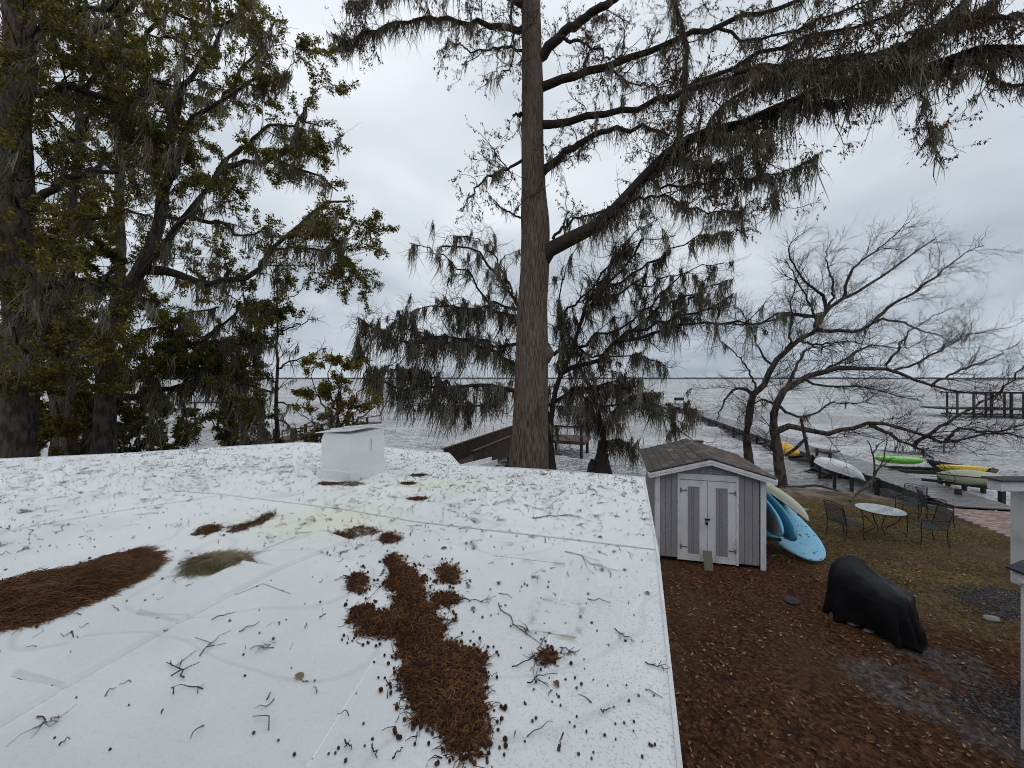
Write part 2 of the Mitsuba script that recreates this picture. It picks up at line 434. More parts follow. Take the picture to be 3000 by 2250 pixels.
def water_z(X, Y):
    dy = np.maximum(0.13, (Y - 8) * 0.0165)
    dx = np.maximum(0.5, np.abs(X - 6) * 0.064)
    sp = np.maximum(dx * 0.19, dy)
    z = 0
    for (lx, ly, a, sd) in ((7.0, 2.6, 0.22, 1), (2.8, 1.1, 0.11, 2), (1.2, 0.5, 0.045, 3)):
        n = meshkit.noise(np.stack([X / lx + 0.12 * Y / ly, Y / ly + 0.6 * meshkit.noise(np.stack([X / 9, Y / 9, 0 * X], -1), sd), 0 * X + sd], -1), sd)
        ridge = 1 - np.abs(2 * n - 1)
        z = z + a * (ridge ** 1.6 - 0.45) * 2 * np.clip(1.6 - 3.2 * sp / ly, 0, 1)
    return -0.72 + z * np.clip((Y - 13) / 8, 0.25, 1)


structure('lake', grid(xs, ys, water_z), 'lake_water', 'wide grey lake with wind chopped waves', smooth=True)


def far_shore():
    rng = np.random.default_rng(9)
    x = np.arange(-5200, 5200, 9.0)
    q = np.stack([x / 160, 0 * x, 0 * x], -1)
    h = 7 + 7 * meshkit.fbm(q, 4, 2) + 3.5 * meshkit.noise(np.stack([x / 14, 0 * x, 0 * x], -1), 4)
    y = 3000 + 260 * meshkit.fbm(np.stack([x / 900, 0 * x, 0 * x + 3], -1), 3, 6) + rng.uniform(-8, 8, len(x))
    V, n = [], len(x)
    rows = [(0, -1.2), (-4, 0.55), (6, 0.95), (30, 1.0), (60, 0.5), (80, -0.1)]
    for dy, hh in rows: V.append(np.stack([x, y + dy, h * hh], -1))
    V = np.concatenate(V); f = []
    for r in range(len(rows) - 1):
        a = r * n + np.arange(n - 1)
        f += [np.stack([a, a + 1, a + n + 1], 1), np.stack([a, a + n + 1, a + n], 1)]
    return V, np.vstack(f)


stuff('far_woods', far_shore(), 'far_wood', 'thin dark line of woods on the far shore at the horizon', 'woods')

# ------------------------------------------------------------------ the house wing under the window
ROOF = 2.8
rp = [on(u, v, ROOF)[:2] for u, v in [(1983, 2250), (1923, 1620), (1885, 1400), (1600, 1378), (1345, 1364), (1313, 1328), (1122, 1310), (885, 1297), (610, 1313), (352, 1330), (0, 1346)]]
wall_n = np.array([0.29, 0.957]); wall_n /= np.linalg.norm(wall_n); wall_t = np.array([wall_n[1], -wall_n[0]])
d0 = rp[0] - rp[1]; d0 /= np.linalg.norm(d0)
k = (wall_n @ rp[0] + 0.2) / -(wall_n @ d0)
roof_plan = [rp[0] + d0 * k] + rp + [rp[-1] + np.array([-4.5, -1.45]), -0.2 * wall_n - 12.2 * wall_t]
roof_poly = Polygon(roof_plan)
house = thing('house', 'white house wing with a wide flat roof strewn with brown litter', 'house')


def slab(poly, z0, z1):
    m = trimesh.creation.extrude_polygon(poly, z1 - z0, engine='earcut')
    m.apply_translation([0, 0, z0]); return m


roof = put(house + '__roof', slab(roof_poly, ROOF - 0.10, ROOF), 'membrane', label='flat roof of welded white membrane under the window')
put(house + '__drip_edge', slab(roof_poly.buffer(0.018, join_style=2).difference(roof_poly.buffer(0.0005)), ROOF - 0.14, ROOF + 0.012), 'white_paint')
put(house + '__wall', slab(roof_poly.buffer(-0.35, join_style=2), -0.6, ROOF - 0.101), 'white_paint')
# the upstairs wall the picture is taken from, just behind the window
wm = frame([*(-0.42 * wall_n), 0], [*wall_t, 0], [*wall_n, 0])
put(house + '__upper_wall', cat([box(-6.5, -0.75, -0.1, 0.1, -0.5, 5.7, wm), box(0.75, 4.0, -0.1, 0.1, -0.5, 5.7, wm), box(-0.75, 0.75, -0.1, 0.1, -0.5, 3.3, wm), box(-0.75, 0.75, -0.1, 0.1, 4.9, 5.7, wm)]), 'white_paint')


def roof_strip(pts, w, h, mat_, key):
    P = [on(u, v, ROOF) for u, v in pts]
    put(roof + '__' + key, cat([beam(P[i] + [0, 0, h / 2 - 0.004], P[i + 1] + [0, 0, h / 2 - 0.004], w, h) for i in range(len(P) - 1)]), mat_)


roof_strip([(1923, 1612), (1700, 1585), (1500, 1562), (1220, 1530)], 0.012, 0.010, 'seam_grey', 'seam')
roof_strip([(1220, 1530), (1000, 1492), (640, 1448), (500, 1438)], 0.010, 0.009, 'seam_grey', 'seam')
roof_strip([(1660, 1650), (1645, 1730), (1600, 1900)], 0.006, 0.008, 'membrane_patch', 'seam')
roof_strip([(1100, 1930), (900, 2250)], 0.006, 0.008, 'membrane_patch', 'seam')
roof_strip([(650, 1728), (695, 1742), (770, 1710), (850, 1740)], 0.006, 0.007, 'seam_grey', 'seam')


def roof_patch(c, sx, sy, h=0.006):
    m = frame([*c, ROOF], [*H, 0], [*HV, 0])
    put(roof + '__patch', box(-sx, sx, -sy, sy, -0.003, h, m, 0.002), 'membrane')


roof_strip([(0, 1560), (300, 1505), (640, 1452)], 0.010, 0.007, 'seam_grey', 'seam')
roof_strip([(1290, 1960), (1345, 2240)], 0.006, 0.006, 'membrane_patch', 'seam')
roof_patch((0.245, 2.09), 0.115, 0.14)
roof_patch((0.16, 2.93), 0.27, 0.18)
# the crease where the wing's two roof planes meet: a shallow welded ridge of membrane
cr = [on(u, v, ROOF) for u, v in [(-260, 2200), (100, 2002), (452, 1815), (768, 1657), (990, 1572)]]
put(roof + '__cricket', cat([beam(cr[i] + [0, 0, 0.002], cr[i + 1] + [0, 0, 0.002], 0.34, 0.04, ch=0.018) for i in range(4)]), 'membrane')

# vent chimney boxed in white membrane with a tilted metal cap
vc = on(1026, 1413, ROOF); th = math.radians(26)
vm = frame(vc, [math.cos(th), -math.sin(th), 0], [math.sin(th), math.cos(th), 0])     # x to the right front edge
W_, D_ = 0.53, 0.58
chim = house + '__chimney'
body = trimesh.convex.convex_hull(np.array([[-W_ - .012, -.012, 0], [.012, -.012, 0], [.012, D_ + .012, 0], [-W_ - .012, D_ + .012, 0],
                                            [-W_ - .012, -.012, .12], [.012, -.012, .12], [.012, D_ + .012, .12], [-W_ - .012, D_ + .012, .12]]))
up_ = trimesh.convex.convex_hull(np.array([[-W_, 0, .11], [0, 0, .11], [0, D_, .11], [-W_, D_, .11], [-W_, 0, .50], [0, 0, .56], [0, D_, .56], [-W_, D_, .50],
                                           [-W_ + .05, 0, .585], [0, 0, .60], [0, D_ - .02, .61], [-W_ + .05, D_, .60]]))
for m_ in (body, up_): m_.apply_transform(vm)
put(chim, cat([body, up_]), 'vent_white', label='boxy white roof vent chimney wrapped in membrane')
capm = vm @ frame([-W_ / 2, D_ / 2, 0.625], [1, 0, 0.10], [0, 1, 0.03])
put(chim + '__cap', cat([box(-W_ / 2 - .07, W_ / 2 + .05, -D_ / 2 - .04, D_ / 2 + .07, 0, .012, capm, .003), box(-W_ / 2 - .07, W_ / 2 + .05, -.10, -.075, .012, .03, capm, .003),
                         box(-W_ / 2 - .07, W_ / 2 + .05, .12, .145, .012, .028, capm, .003)]), 'galvanized', label='thin metal cap sheet tilted over the vent')
put(chim + '__crack', cat([beam((vm @ [.014, .33, .50, 1])[:3], (vm @ [.014, .335, .40, 1])[:3], .008, .008), beam((vm @ [.014, .335, .40, 1])[:3], (vm @ [.014, .325, .34, 1])[:3], .006, .006)]), 'seam_grey')
# the end of a lower roof's gutter beyond the notch
ga, gb = at(1345, 1372, 6.1), at(1440, 1347, 6.9)
put(house + '__gutter', cat([beam(ga, gb, .02, .10), beam(ga + [.05, -.10, -.04], gb + [.05, -.10, -.04], .12, .012), beam(ga + [.11, -.2, -.0], gb + [.11, -.2, 0], .02, .09)]), 'white_paint', label='short white gutter end beyond the notch in the roof edge')
# ------------------------------------------------------------------ garden shed
SO = np.array([3.28, 8.76, 0.05])
sm = frame(SO, [*H, 0], [*HV, 0])
SW, SD, SH = 2.19, 2.45, 1.95
shed = thing('garden_shed', 'small grey garden shed with white trimmed double doors and shingled roof', 'shed')


def sp(a, b, z): return (sm @ [a, b, z, 1])[:3]


RISE, OV = 0.31, 0.17


def rz(a):                                                    # underside of the roof above a
    return SH + 0.02 + RISE * (1 - abs(a - SW / 2) / (SW / 2))


put(shed + '__wall', cat([box(0.01, SW - 0.01, 0.012, 0.05, 0.02, SH, sm), box(0.01, 0.05, 0.05, SD, 0.02, SH, sm), box(SW - 0.05, SW - 0.01, 0.05, SD, 0.02, SH, sm), box(0.05, SW - 0.05, SD - 0.04, SD, 0.02, SH, sm)]), 'joint_dark')
for lo, hi in ((0.09, 0.20), (0.207, 0.317), (0.324, 0.445), (1.69, 1.80), (1.807, 1.95), (1.957, 2.085)):
    put(shed + '__wall__board', box(lo, hi, -0.004, 0.012, 0.035, SH - 0.02, sm, 0.004), 'shed_grey')
gab = [0.05]
while gab[-1] < SW - 0.06: gab.append(min(SW - 0.05, gab[-1] + 0.142))
for lo, hi in zip(gab[:-1], gab[1:]):
    z0 = SH - 0.015
    pts = [[lo + .003, -0.004, z0], [hi - .003, -0.004, z0], [hi - .003, -0.004, rz(hi) - 0.01], [lo + .003, -0.004, rz(lo) - 0.01]]
    pts = np.array(pts + [[p[0], 0.02, p[2]] for p in pts])
    b = trimesh.convex.convex_hull(pts); b.apply_transform(sm)
    put(shed + '__wall__gable_board', b, 'shed_grey')
for i in range(17):
    b0 = 0.09 + i * 0.139
    put(shed + '__wall__side_board', box(-0.008, 0.010, b0, b0 + 0.133, 0.03, SH, sm, 0.003), 'shed_grey')
put(shed + '__corner_trim', cat([box(-0.012, 0.085, -0.022, 0.0, -0.03, SH + 0.01, sm, 0.004), box(-0.022, -0.002, -0.02, 0.075, -0.03, SH, sm, 0.004)]), 'white_paint')
put(shed + '__corner_trim', cat([box(SW - 0.085, SW + 0.012, -0.022, 0.0, -0.05, SH + 0.01, sm, 0.004), box(SW + 0.002, SW + 0.022, -0.02, 0.075, -0.05, SH, sm, 0.004)]), 'white_paint')
for b_ in (.15, 2.0): put(shed + '__skid', box(0.05, SW - 0.05, b_, b_ + .15, -0.12, 0.02, sm), 'pile_dark')
# doors: head casing, then two leaves of a white frame round a grey board panel
put(shed + '__door_casing', cat([box(0.45, 1.685, -0.028, 0.0, 1.80, 1.93, sm, .005), box(0.45, 0.50, -0.027, 0.0, 0.0, 1.80, sm, .004), box(1.635, 1.685, -0.027, 0.0, -0.01, 1.80, sm, .004)]), 'white_paint')


def door(x0, x1, label):
    d = shed + '__door'
    d = put(d, cat([box(x0, x0 + .145, -0.020, 0.012, 0.0, 1.785, sm, .004), box(x1 - .145, x1, -0.020, 0.012, 0.0, 1.785, sm, .004),
                    box(x0 + .145, x1 - .145, -0.019, 0.012, 0.0, 0.135, sm, .004), box(x0 + .145, x1 - .145, -0.019, 0.012, 1.66, 1.785, sm, .004)]), 'white_paint', label=label)
    a, b = x0 + .145, x1 - .145
    w = (b - a)
    for lo, hi in ((a, a + w * .33), (a + w * .33 + .006, a + w * .52), (a + w * .52 + .006, b)):
        put(d + '__panel_board', box(lo, hi, -0.006, 0.012, 0.13, 1.665, sm, .003), 'shed_grey')
    t = .014
    put(d + '__bead', cat([box(a, b, -0.024, -0.006, 0.131, 0.131 + t, sm), box(a, b, -0.024, -0.006, 1.662 - t, 1.662, sm), box(a, a + t, -0.0235, -0.006, 0.146, 1.647, sm), box(b - t, b, -0.0235, -0.006, 0.146, 1.647, sm)]), 'white_paint')
    return d


dl = door(0.505, 1.063, 'left leaf of the shed doors')
dr_ = door(1.072, 1.63, 'right leaf of the shed doors')
for d, x, s in ((dl, 0.53, 1), (dr_, 1.605, -1)):
    for z in (0.30, 1.56):
        x_a, x_b = sorted((x - s * 0.03, x + s * 0.012)); x_c, x_d = sorted((x + s * 0.012, x + s * 0.12))
        put(d + '__hinge', cat([box(x_a, x_b, -0.034, -0.018, z - .045, z + .045, sm), box(x_c, x_d, -0.031, -0.018, z - .012, z + .012, sm)]), 'steel_grey')
lock = trimesh.creation.torus(0.022, 0.005, major_sections=14, minor_sections=6)
lock.apply_transform(trimesh.transformations.rotation_matrix(math.pi / 2, [1, 0, 0])); lock.apply_translation([1.045, -0.045, 0.905]); lock.apply_transform(sm)
put(dl + '__hasp_lock', cat([box(1.01, 1.12, -0.032, -0.018, 0.925, 0.965, sm), box(1.02, 1.07, -0.058, -0.032, 0.83, 0.89, sm, .006), lock]), 'iron_black')
# roof: fascia, rake boards, then shingles laid in courses
rl = math.hypot(SW / 2 + OV, RISE * (SW / 2 + OV) / (SW / 2)); sl = math.atan2(RISE, SW / 2)
roofk = shed + '__roof'
decks, fasc = [], []
RM = {}
for s in (-1, 1):
    e = sp(SW / 2, -OV, SH + RISE + 0.045)
    rm = frame(e, s * np.array([*H, 0]) * math.cos(sl) + np.array([0, 0, -math.sin(sl)]), s * np.array([*HV, 0]))
    RM[s] = rm
    y0, y1 = (0, SD + 2 * OV) if s > 0 else (-(SD + 2 * OV), 0)
    decks.append(box(0, rl, y0 + .004, y1 - .004, -0.02, 0, rm))
    f0, f1 = sp(SW / 2, -OV - .012, SH + RISE - 0.03), sp(SW / 2 + s * (SW / 2 + OV), -OV - .012, SH + RISE - 0.03 - RISE * (SW / 2 + OV) / (SW / 2))
    fasc += [beam(f0, f1, .024, .10), beam(f0 + [*(-.014 * HV), .03], f1 + [*(-.014 * HV), .03], .018, .05)]
    c0, c1 = sp(SW / 2 + s * (SW / 2 + OV), -OV, SH - .055), sp(SW / 2 + s * (SW / 2 + OV), SD + OV, SH - .055)
    fasc.append(beam(c0, c1, .024, .11))
put(roofk, cat(decks), 'joint_dark', label='low gable roof of worn brown grey shingles')
for m_ in fasc: put(roofk + '__fascia', m_, 'white_paint')
rngS = np.random.default_rng(3)
for s in (-1, 1):
    Lr = SD + 2 * OV; rows = 8; dx = (rl + .02) / rows; tabs = 10; w = Lr / tabs
    for r in range(rows):
        for j in range(-1, tabs):
            a0 = max(0, j * w + (0.5 * w if r % 2 else 0)); a1 = min(Lr, (j + 1) * w + (0.5 * w if r % 2 else 0))
            if a1 - a0 < .02: continue
            y0, y1 = (a0, a1) if s > 0 else (-a1, -a0)
            x0, x1 = r * dx - .02 + (0.0 if r else 0.02), (r + 1) * dx + rngS.uniform(-.008, .008)
            lift = 0.004 + rngS.uniform(0, .004)
            q = np.array([[x0, y0 + .006, .002], [x0, y1 - .006, .002], [x1, y1 - .006, .002 + .007 + lift], [x1, y0 + .006, .002 + .007 + lift]])
            q = np.vstack([q, q + [0, 0, .007]])
            b = trimesh.convex.convex_hull(q); b.apply_transform(RM[s])
            put(roofk + '__shingle', b, f'shingle_{rngS.integers(0, 4)}')
for j in range(9):
    b0 = -OV + j * (SD + 2 * OV) / 9; b1 = b0 + (SD + 2 * OV) / 9 - .008
    q = np.array([[SW / 2 - .14, b, SH + RISE + .035] for b in (b0, b1)] + [[SW / 2 + .14, b, SH + RISE + .035] for b in (b0, b1)] + [[SW / 2, b, SH + RISE + .078] for b in (b0, b1)])
    b = trimesh.convex.convex_hull(q); b.apply_transform(sm)
    put(roofk + '__ridge_cap', b, f'shingle_{j % 4}')
flash = box(0.52, 0.66, -1.78, -1.62, 0.022, 0.027, RM[-1]); put(roofk + '__loose_shingle', flash, 'steel_grey', label='pale patch on the left roof slope')
# board propped against the doors
bl = thing('board_block', 'short weathered board propped upright against the shed doors', 'board')
pm_ = frame(sp(1.03, -0.30, -0.06), [*H, 0], [0.246 * 0.35, 0.969 * 0.35, 1])
blk = box(-.085, .085, 0, .40, -.02, .02, pm_, .004)
scene[bl] = ply(blk, 'old_board')


# ------------------------------------------------------------------ boards and kayak by the shed
def board_mesh(L, W, th, nose=2.0, rocker=0.08, n=40, m=14):
    """A paddle board: plan outline rounded to a nose, soft rails, rocker at the ends; x along, z through the deck."""
    t = np.linspace(-1, 1, n); xs_ = np.sin(t * math.pi / 2) * L / 2
    w = W / 2 * np.maximum(1 - np.abs(2 * xs_ / L) ** nose, 0) ** 0.5
    w[0] = w[-1] = 0.012
    z0 = rocker * np.abs(2 * xs_ / L) ** 2.6
    tk = th * (0.35 + 0.65 * np.maximum(1 - np.abs(2 * xs_ / L) ** 3, 0) ** .5)
    a = np.linspace(0, 2 * np.pi, m, endpoint=False)
    cx_, cz_ = np.sign(np.cos(a)) * np.abs(np.cos(a)) ** 0.55, np.sign(np.sin(a)) * np.abs(np.sin(a)) ** 0.55
    V = np.stack([np.repeat(xs_[:, None], m, 1), w[:, None] * cx_, z0[:, None] + tk[:, None] / 2 * cz_], -1).reshape(-1, 3)
    f = []
    i = np.arange(n - 1)[:, None] * m; j = np.arange(m)[None]; j2 = (j + 1) % m
    f += [np.stack([i + j, i + m + j, i + m + j2], -1).reshape(-1, 3), np.stack([i + j, i + m + j2, i + j2], -1).reshape(-1, 3)]
    for e, o in ((0, 1), (n - 1, -1)):
        r = e * m + np.arange(m)
        f.append(np.array([[r[0], r[q + 1], r[q]] if o > 0 else [r[0], r[q], r[q + 1]] for q in range(1, m - 1)]))
    return trimesh.Trimesh(V, np.vstack(f), process=False)


def colored(mesh, fn):
    return np.array([fn(*p) for p in mesh.vertices])


mat('board_blue', proc(lambda p, n, uv: mix(mix((0.21, 0.55, 0.78), (0.33, 0.65, 0.84), fbm(p.x * 5, p.y * 5, p.z * 5, 3)), (0.05, 0.10, 0.13), smoothstep(0.70, 0.76, fbm(p.x * 16, p.y * 16, p.z * 30, 2)))), 0.3, 0.5)
mat('board_teal', (0.06, 0.24, 0.36), 0.3, 0.5)
mat('board_rim', (0.16, 0.44, 0.66), 0.3, 0.5)
mat('board_grey', (0.27, 0.25, 0.255), 0.4, 0.4)


def place_board(name, label, L, W, th, m, mats, group=None, nose=2.2, rocker=0.08):
    k_ = thing(name, label, 'paddle board', group)
    b = board_mesh(L, W, th, nose, rocker); b.apply_transform(m)
    put(k_ + '__hull', b, mats[0], smooth=50)
    d = board_mesh(L - .10, W - .10, th * 1.06, nose, rocker * (L - .1) / L); d.apply_transform(m)
    put(k_ + '__deck', d, mats[1], smooth=50)
    return k_


SUPD = np.array([.36, -.74, -.50]); SUPD /= np.linalg.norm(SUPD)
dn = np.array([-0.246, -0.969, 0])                             # towards the house
Hx = np.array([*H, 0])


def standing(off, near, z, tilt, yaw, pitch, L):
    """Board frame on its rail along the shed's right wall: its near end tip at local (SW + off, -near, z)."""
    fwd = dn * math.cos(yaw) + Hx * math.sin(yaw); fwd = fwd * math.cos(pitch) + np.array([0, 0, -math.sin(pitch)])
    upv = np.array([0, 0, 1.0]) * math.cos(tilt) + Hx * math.sin(tilt) * -1
    tip = sp(SW + off, -near, z)
    return frame(tip - fwd * L / 2, fwd, upv)


place_board('paddle_board', 'grey decked paddle board with blue rim standing on its edge nearest the shed wall', 3.0, .72, .10, standing(.40, .05, .80, -.05, .10, .10, 3.0), ('board_rim', 'board_grey'))
place_board('paddle_board', 'teal paddle board standing on edge between the grey decked and the light blue one', 3.0, .74, .11, standing(.62, .10, .74, -.02, .13, .16, 3.0), ('board_teal', 'board_teal'))
place_board('paddle_board', 'light blue paddle board lying tipped outward on the lawn beside the shed', 3.0, .95, .11,
            frame(np.array([6.80, 8.42, .10]) - 1.5 * SUPD, SUPD, np.cross([-0.42, -0.42, 0.80], SUPD)), ('board_blue', 'board_blue'), nose=2.7)
# kayak under the eave on a rack
mat('hull_cream', (0.42, 0.42, 0.33), 0.45, 0.4)
mat('hull_green', (0.035, 0.055, 0.045), 0.45, 0.4)


def hull_mesh(L, W, Hh, sharp=1.6, rise=0.12, n=44, m=18, flip=False):
    """A kayak or canoe shell: pointed ends that sweep up, round bilges, x along, z up, gunwale at z = 0."""
    t = np.linspace(-1, 1, n)
    w = W / 2 * np.maximum(1 - np.abs(t) ** sharp, 0) ** 0.85 + 0.008
    dpt = Hh * np.maximum(1 - np.abs(t) ** 3.2, 0.03) ** 0.6
    sh = rise * np.abs(t) ** 2.4
    a = np.linspace(0, np.pi, m)
    Y_ = np.sign(np.cos(a)) * np.abs(np.cos(a)) ** 0.7; Z_ = -np.abs(np.sin(a)) ** 0.75
    V = np.stack([np.repeat((t * L / 2)[:, None], m, 1), w[:, None] * Y_, sh[:, None] + dpt[:, None] * Z_], -1)
    if flip: V[..., 2] *= -1
    i = np.arange(n - 1)[:, None] * m; j = np.arange(m - 1)[None]
    f = np.vstack([np.stack([i + j, i + j + 1, i + m + j + 1], -1).reshape(-1, 3), np.stack([i + j, i + m + j + 1, i + m + j], -1).reshape(-1, 3)])
    return trimesh.Trimesh(V.reshape(-1, 3), f, process=False)


def deck_mesh(L, W, sharp, rise, crown, n=44, m=9):
    t = np.linspace(-1, 1, n); w = W / 2 * np.maximum(1 - np.abs(t) ** sharp, 0) ** 0.85 + 0.008
    s_ = np.linspace(-1, 1, m)
    V = np.stack([np.repeat((t * L / 2)[:, None], m, 1), w[:, None] * s_, (rise * np.abs(t) ** 2.4)[:, None] + crown * (1 - s_ ** 2) * (w / w.max())[:, None]], -1)
    i = np.arange(n - 1)[:, None] * m; j = np.arange(m - 1)[None]
    f = np.vstack([np.stack([i + j, i + m + j, i + m + j + 1], -1).reshape(-1, 3), np.stack([i + j, i + m + j + 1, i + j + 1], -1).reshape(-1, 3)])
    return trimesh.Trimesh(V.reshape(-1, 3), f, process=False)


def boat(name, label, cat_, m, L, W, Hh, hull, deck=None, rim=None, sharp=1.7, rise=0.10, crown=0.05, extras=(), group=None):
    k_ = thing(name, label, cat_, group)
    h = hull_mesh(L, W, Hh, sharp, rise); h.apply_transform(m); put(k_ + '__hull', h, hull, smooth=45)
    if deck:
        d = deck_mesh(L, W, sharp, rise, crown); d.apply_transform(m); put(k_ + '__deck', d, deck, smooth=45)
    if rim:
        t = np.linspace(-1, 1, 40); w = W / 2 * np.maximum(1 - np.abs(t) ** sharp, 0) ** 0.85 + 0.012
        z_ = rise * np.abs(t) ** 2.4
        lo = np.stack([np.r_[t, t[::-1]] * L / 2, np.r_[w, -w[::-1]], np.r_[z_, z_[::-1]]], -1)
        g = tubes(lo[None], np.full((1, 80), .02), 5); g.apply_transform(m); put(k_ + '__gunwale', g, rim)
    for key, mesh, mt in extras:
        mesh = mesh.copy(); mesh.apply_transform(m); put(k_ + '__' + key, mesh, mt)
    return k_


kf = dn * 0.96 + Hx * 0.28; kf[2] = -0.10
boat('kayak', 'pale cream kayak with dark green bottom stored on its side along the shed wall', 'kayak', frame(sp(SW + 1.02, 0.45, 1.05) - kf * 1.6, kf, np.cross([-.55, .1, -.8], kf)), 3.3, .62, .22, 'hull_cream', 'hull_green', 'hull_cream', rise=.10, crown=.02)
rack = thing('storage_rack', 'dark timber rack at the shed side carrying boards and kayak', 'rack')
for b_ in (0.75, 1.9):
    put(rack + '__post', box(SW + .15, SW + .21, b_, b_ + .06, -.05, 1.0, sm), 'pile_dark')
    put(rack + '__arm', box(SW + .02, SW + .62, b_ + .065, b_ + .115, .30, .36, sm), 'pile_dark')
# loose slates on the lawn behind
for i, (u, v) in enumerate([(2308, 1512), (2328, 1502), (2345, 1494), (2318, 1496)]):
    k_ = thing('stepping_slate', 'flat grey slate lying on the lawn behind the kayak', 'slate', 'slates on the lawn')
    p = on(u, v, 0.0)
    mm = frame(p, [1, .2 * i, .03], [-.2 * i, 1, -.02 * i])
    scene[k_] = ply(box(-.20, .20, -.14, .14, 0.0, .035, mm, .008), 'slate_grey')
mat('slate_grey', (0.16, 0.155, 0.165), 0.45, 0.5)

# ------------------------------------------------------------------ covered grill
mat('cover_black', (0.006, 0.006, 0.008), 0.42, 0.3, bump=lambda p, n, uv: fbm(p.x * 3 + p.z * 2, p.y * 3, p.z * 4, 4), scale=0.02, eps=6e-3)
gk = thing('covered_grill', 'grill under a loose black cover standing on the muddy lawn', 'grill')
gm = frame([5.92, 6.32, 0.0], [0.50, -0.86, 0], [0.86, 0.50, 0])
gv, gf = [], []
prof = [(0.04, 1.05), (0.25, 1.0), (0.55, 0.96), (0.74, 0.93), (0.89, 0.84), (1.0, 0.64), (1.07, 0.34), (1.09, 0.15)]
NA = 96
for z_, s_ in prof:
    a = np.linspace(0, 2 * np.pi, NA, endpoint=False)
    cx_, cy_ = np.sign(np.cos(a)) * np.abs(np.cos(a)) ** .4, np.sign(np.sin(a)) * np.abs(np.sin(a)) ** .4
    r = 1 + 0.07 * np.sin(a * 9 + z_ * 3) * (1.15 - z_) + 0.04 * np.sin(a * 17 + 2) * (1.0 - z_) + (0.10 * np.maximum(np.cos(a + .25), 0) ** 2 * (1 - z_) ** 2)
    zz = z_ + (0.05 * np.sin(a * 7) if z_ < .1 else 0) - 0.26 * (cx_ * .5 + .5) * np.clip((z_ - .3) / .5, 0, 1)
    gv.append(np.stack([0.53 * cx_ * r * s_ ** .45, 0.27 * cy_ * r * s_, 0 * a + zz], -1))
gv.append(np.array([[-.1, 0, 1.095]]))
gv = np.vstack(gv)
for i in range(len(prof) - 1):
    j = np.arange(NA); j2 = (j + 1) % NA
    gf += [np.stack([i * NA + j, i * NA + j2, (i + 1) * NA + j2], 1), np.stack([i * NA + j, (i + 1) * NA + j2, (i + 1) * NA + j], 1)]
i = len(prof) - 1; gf.append(np.stack([i * NA + np.arange(NA), i * NA + (np.arange(NA) + 1) % NA, np.full(NA, len(gv) - 1)], 1))
gmesh = trimesh.Trimesh(gv, np.vstack(gf)).subdivide()
gq = gmesh.vertices.copy()
gq += (meshkit.fbm(gq * [3.2, 3.2, 2.0] + 7, 3, 2)[:, None] - .5) * [0.13, 0.10, 0.09] + 0.045 * (np.abs(meshkit.fbm(gq * [4.5, 4.5, 1.5] + 2, 2, 9) - .5)[:, None] * 2 - .4) * [1.0, 1.0, .6]
gq[:, 2] = np.maximum(gq[:, 2], 0.01)
gmesh = trimesh.Trimesh(gq, gmesh.faces); gmesh.apply_transform(gm)
put(gk + '__cover', gmesh, 'cover_black', smooth=40)
put(gk + '__leg', box(-.5, -.45, -.22, -.17, -.02, .2, gm), 'steel_grey')

# ------------------------------------------------------------------ patio table and chairs
TP = on(2578, 1490, 0.72)
tk_ = thing('patio_table', 'round glass topped garden table with thin black metal legs', 'table')
top = trimesh.creation.cylinder(0.49, 0.012, sections=56); top.apply_translation([TP[0], TP[1], 0.70])
mat('table_glass', (0.35, 0.37, 0.38), 0.06, 0.9)
put(tk_ + '__top', top, 'table_glass', label='wet glass top mirroring the pale sky')
a = np.linspace(0, 2 * np.pi, 49)
rimp = np.stack([TP[0] + .495 * np.cos(a), TP[1] + .495 * np.sin(a), 0 * a + .695], -1)
put(tk_ + '__rim', tubes(rimp[None], np.full((1, 49), .014), 5), 'iron_black')
for q in range(4):
    an = q * math.pi / 2 + .5
    d = np.array([math.cos(an), math.sin(an), 0])
    P = np.array([TP * [1, 1, 0] + d * r + [0, 0, z] for r, z in ((.42, .69), (.36, .5), (.14, .28), (.10, .2), (.22, .08), (.36, -.06))])
    put(tk_ + '__leg', tubes(resample(P, 9)[None], np.full((1, 9), .012), 5), 'iron_black')


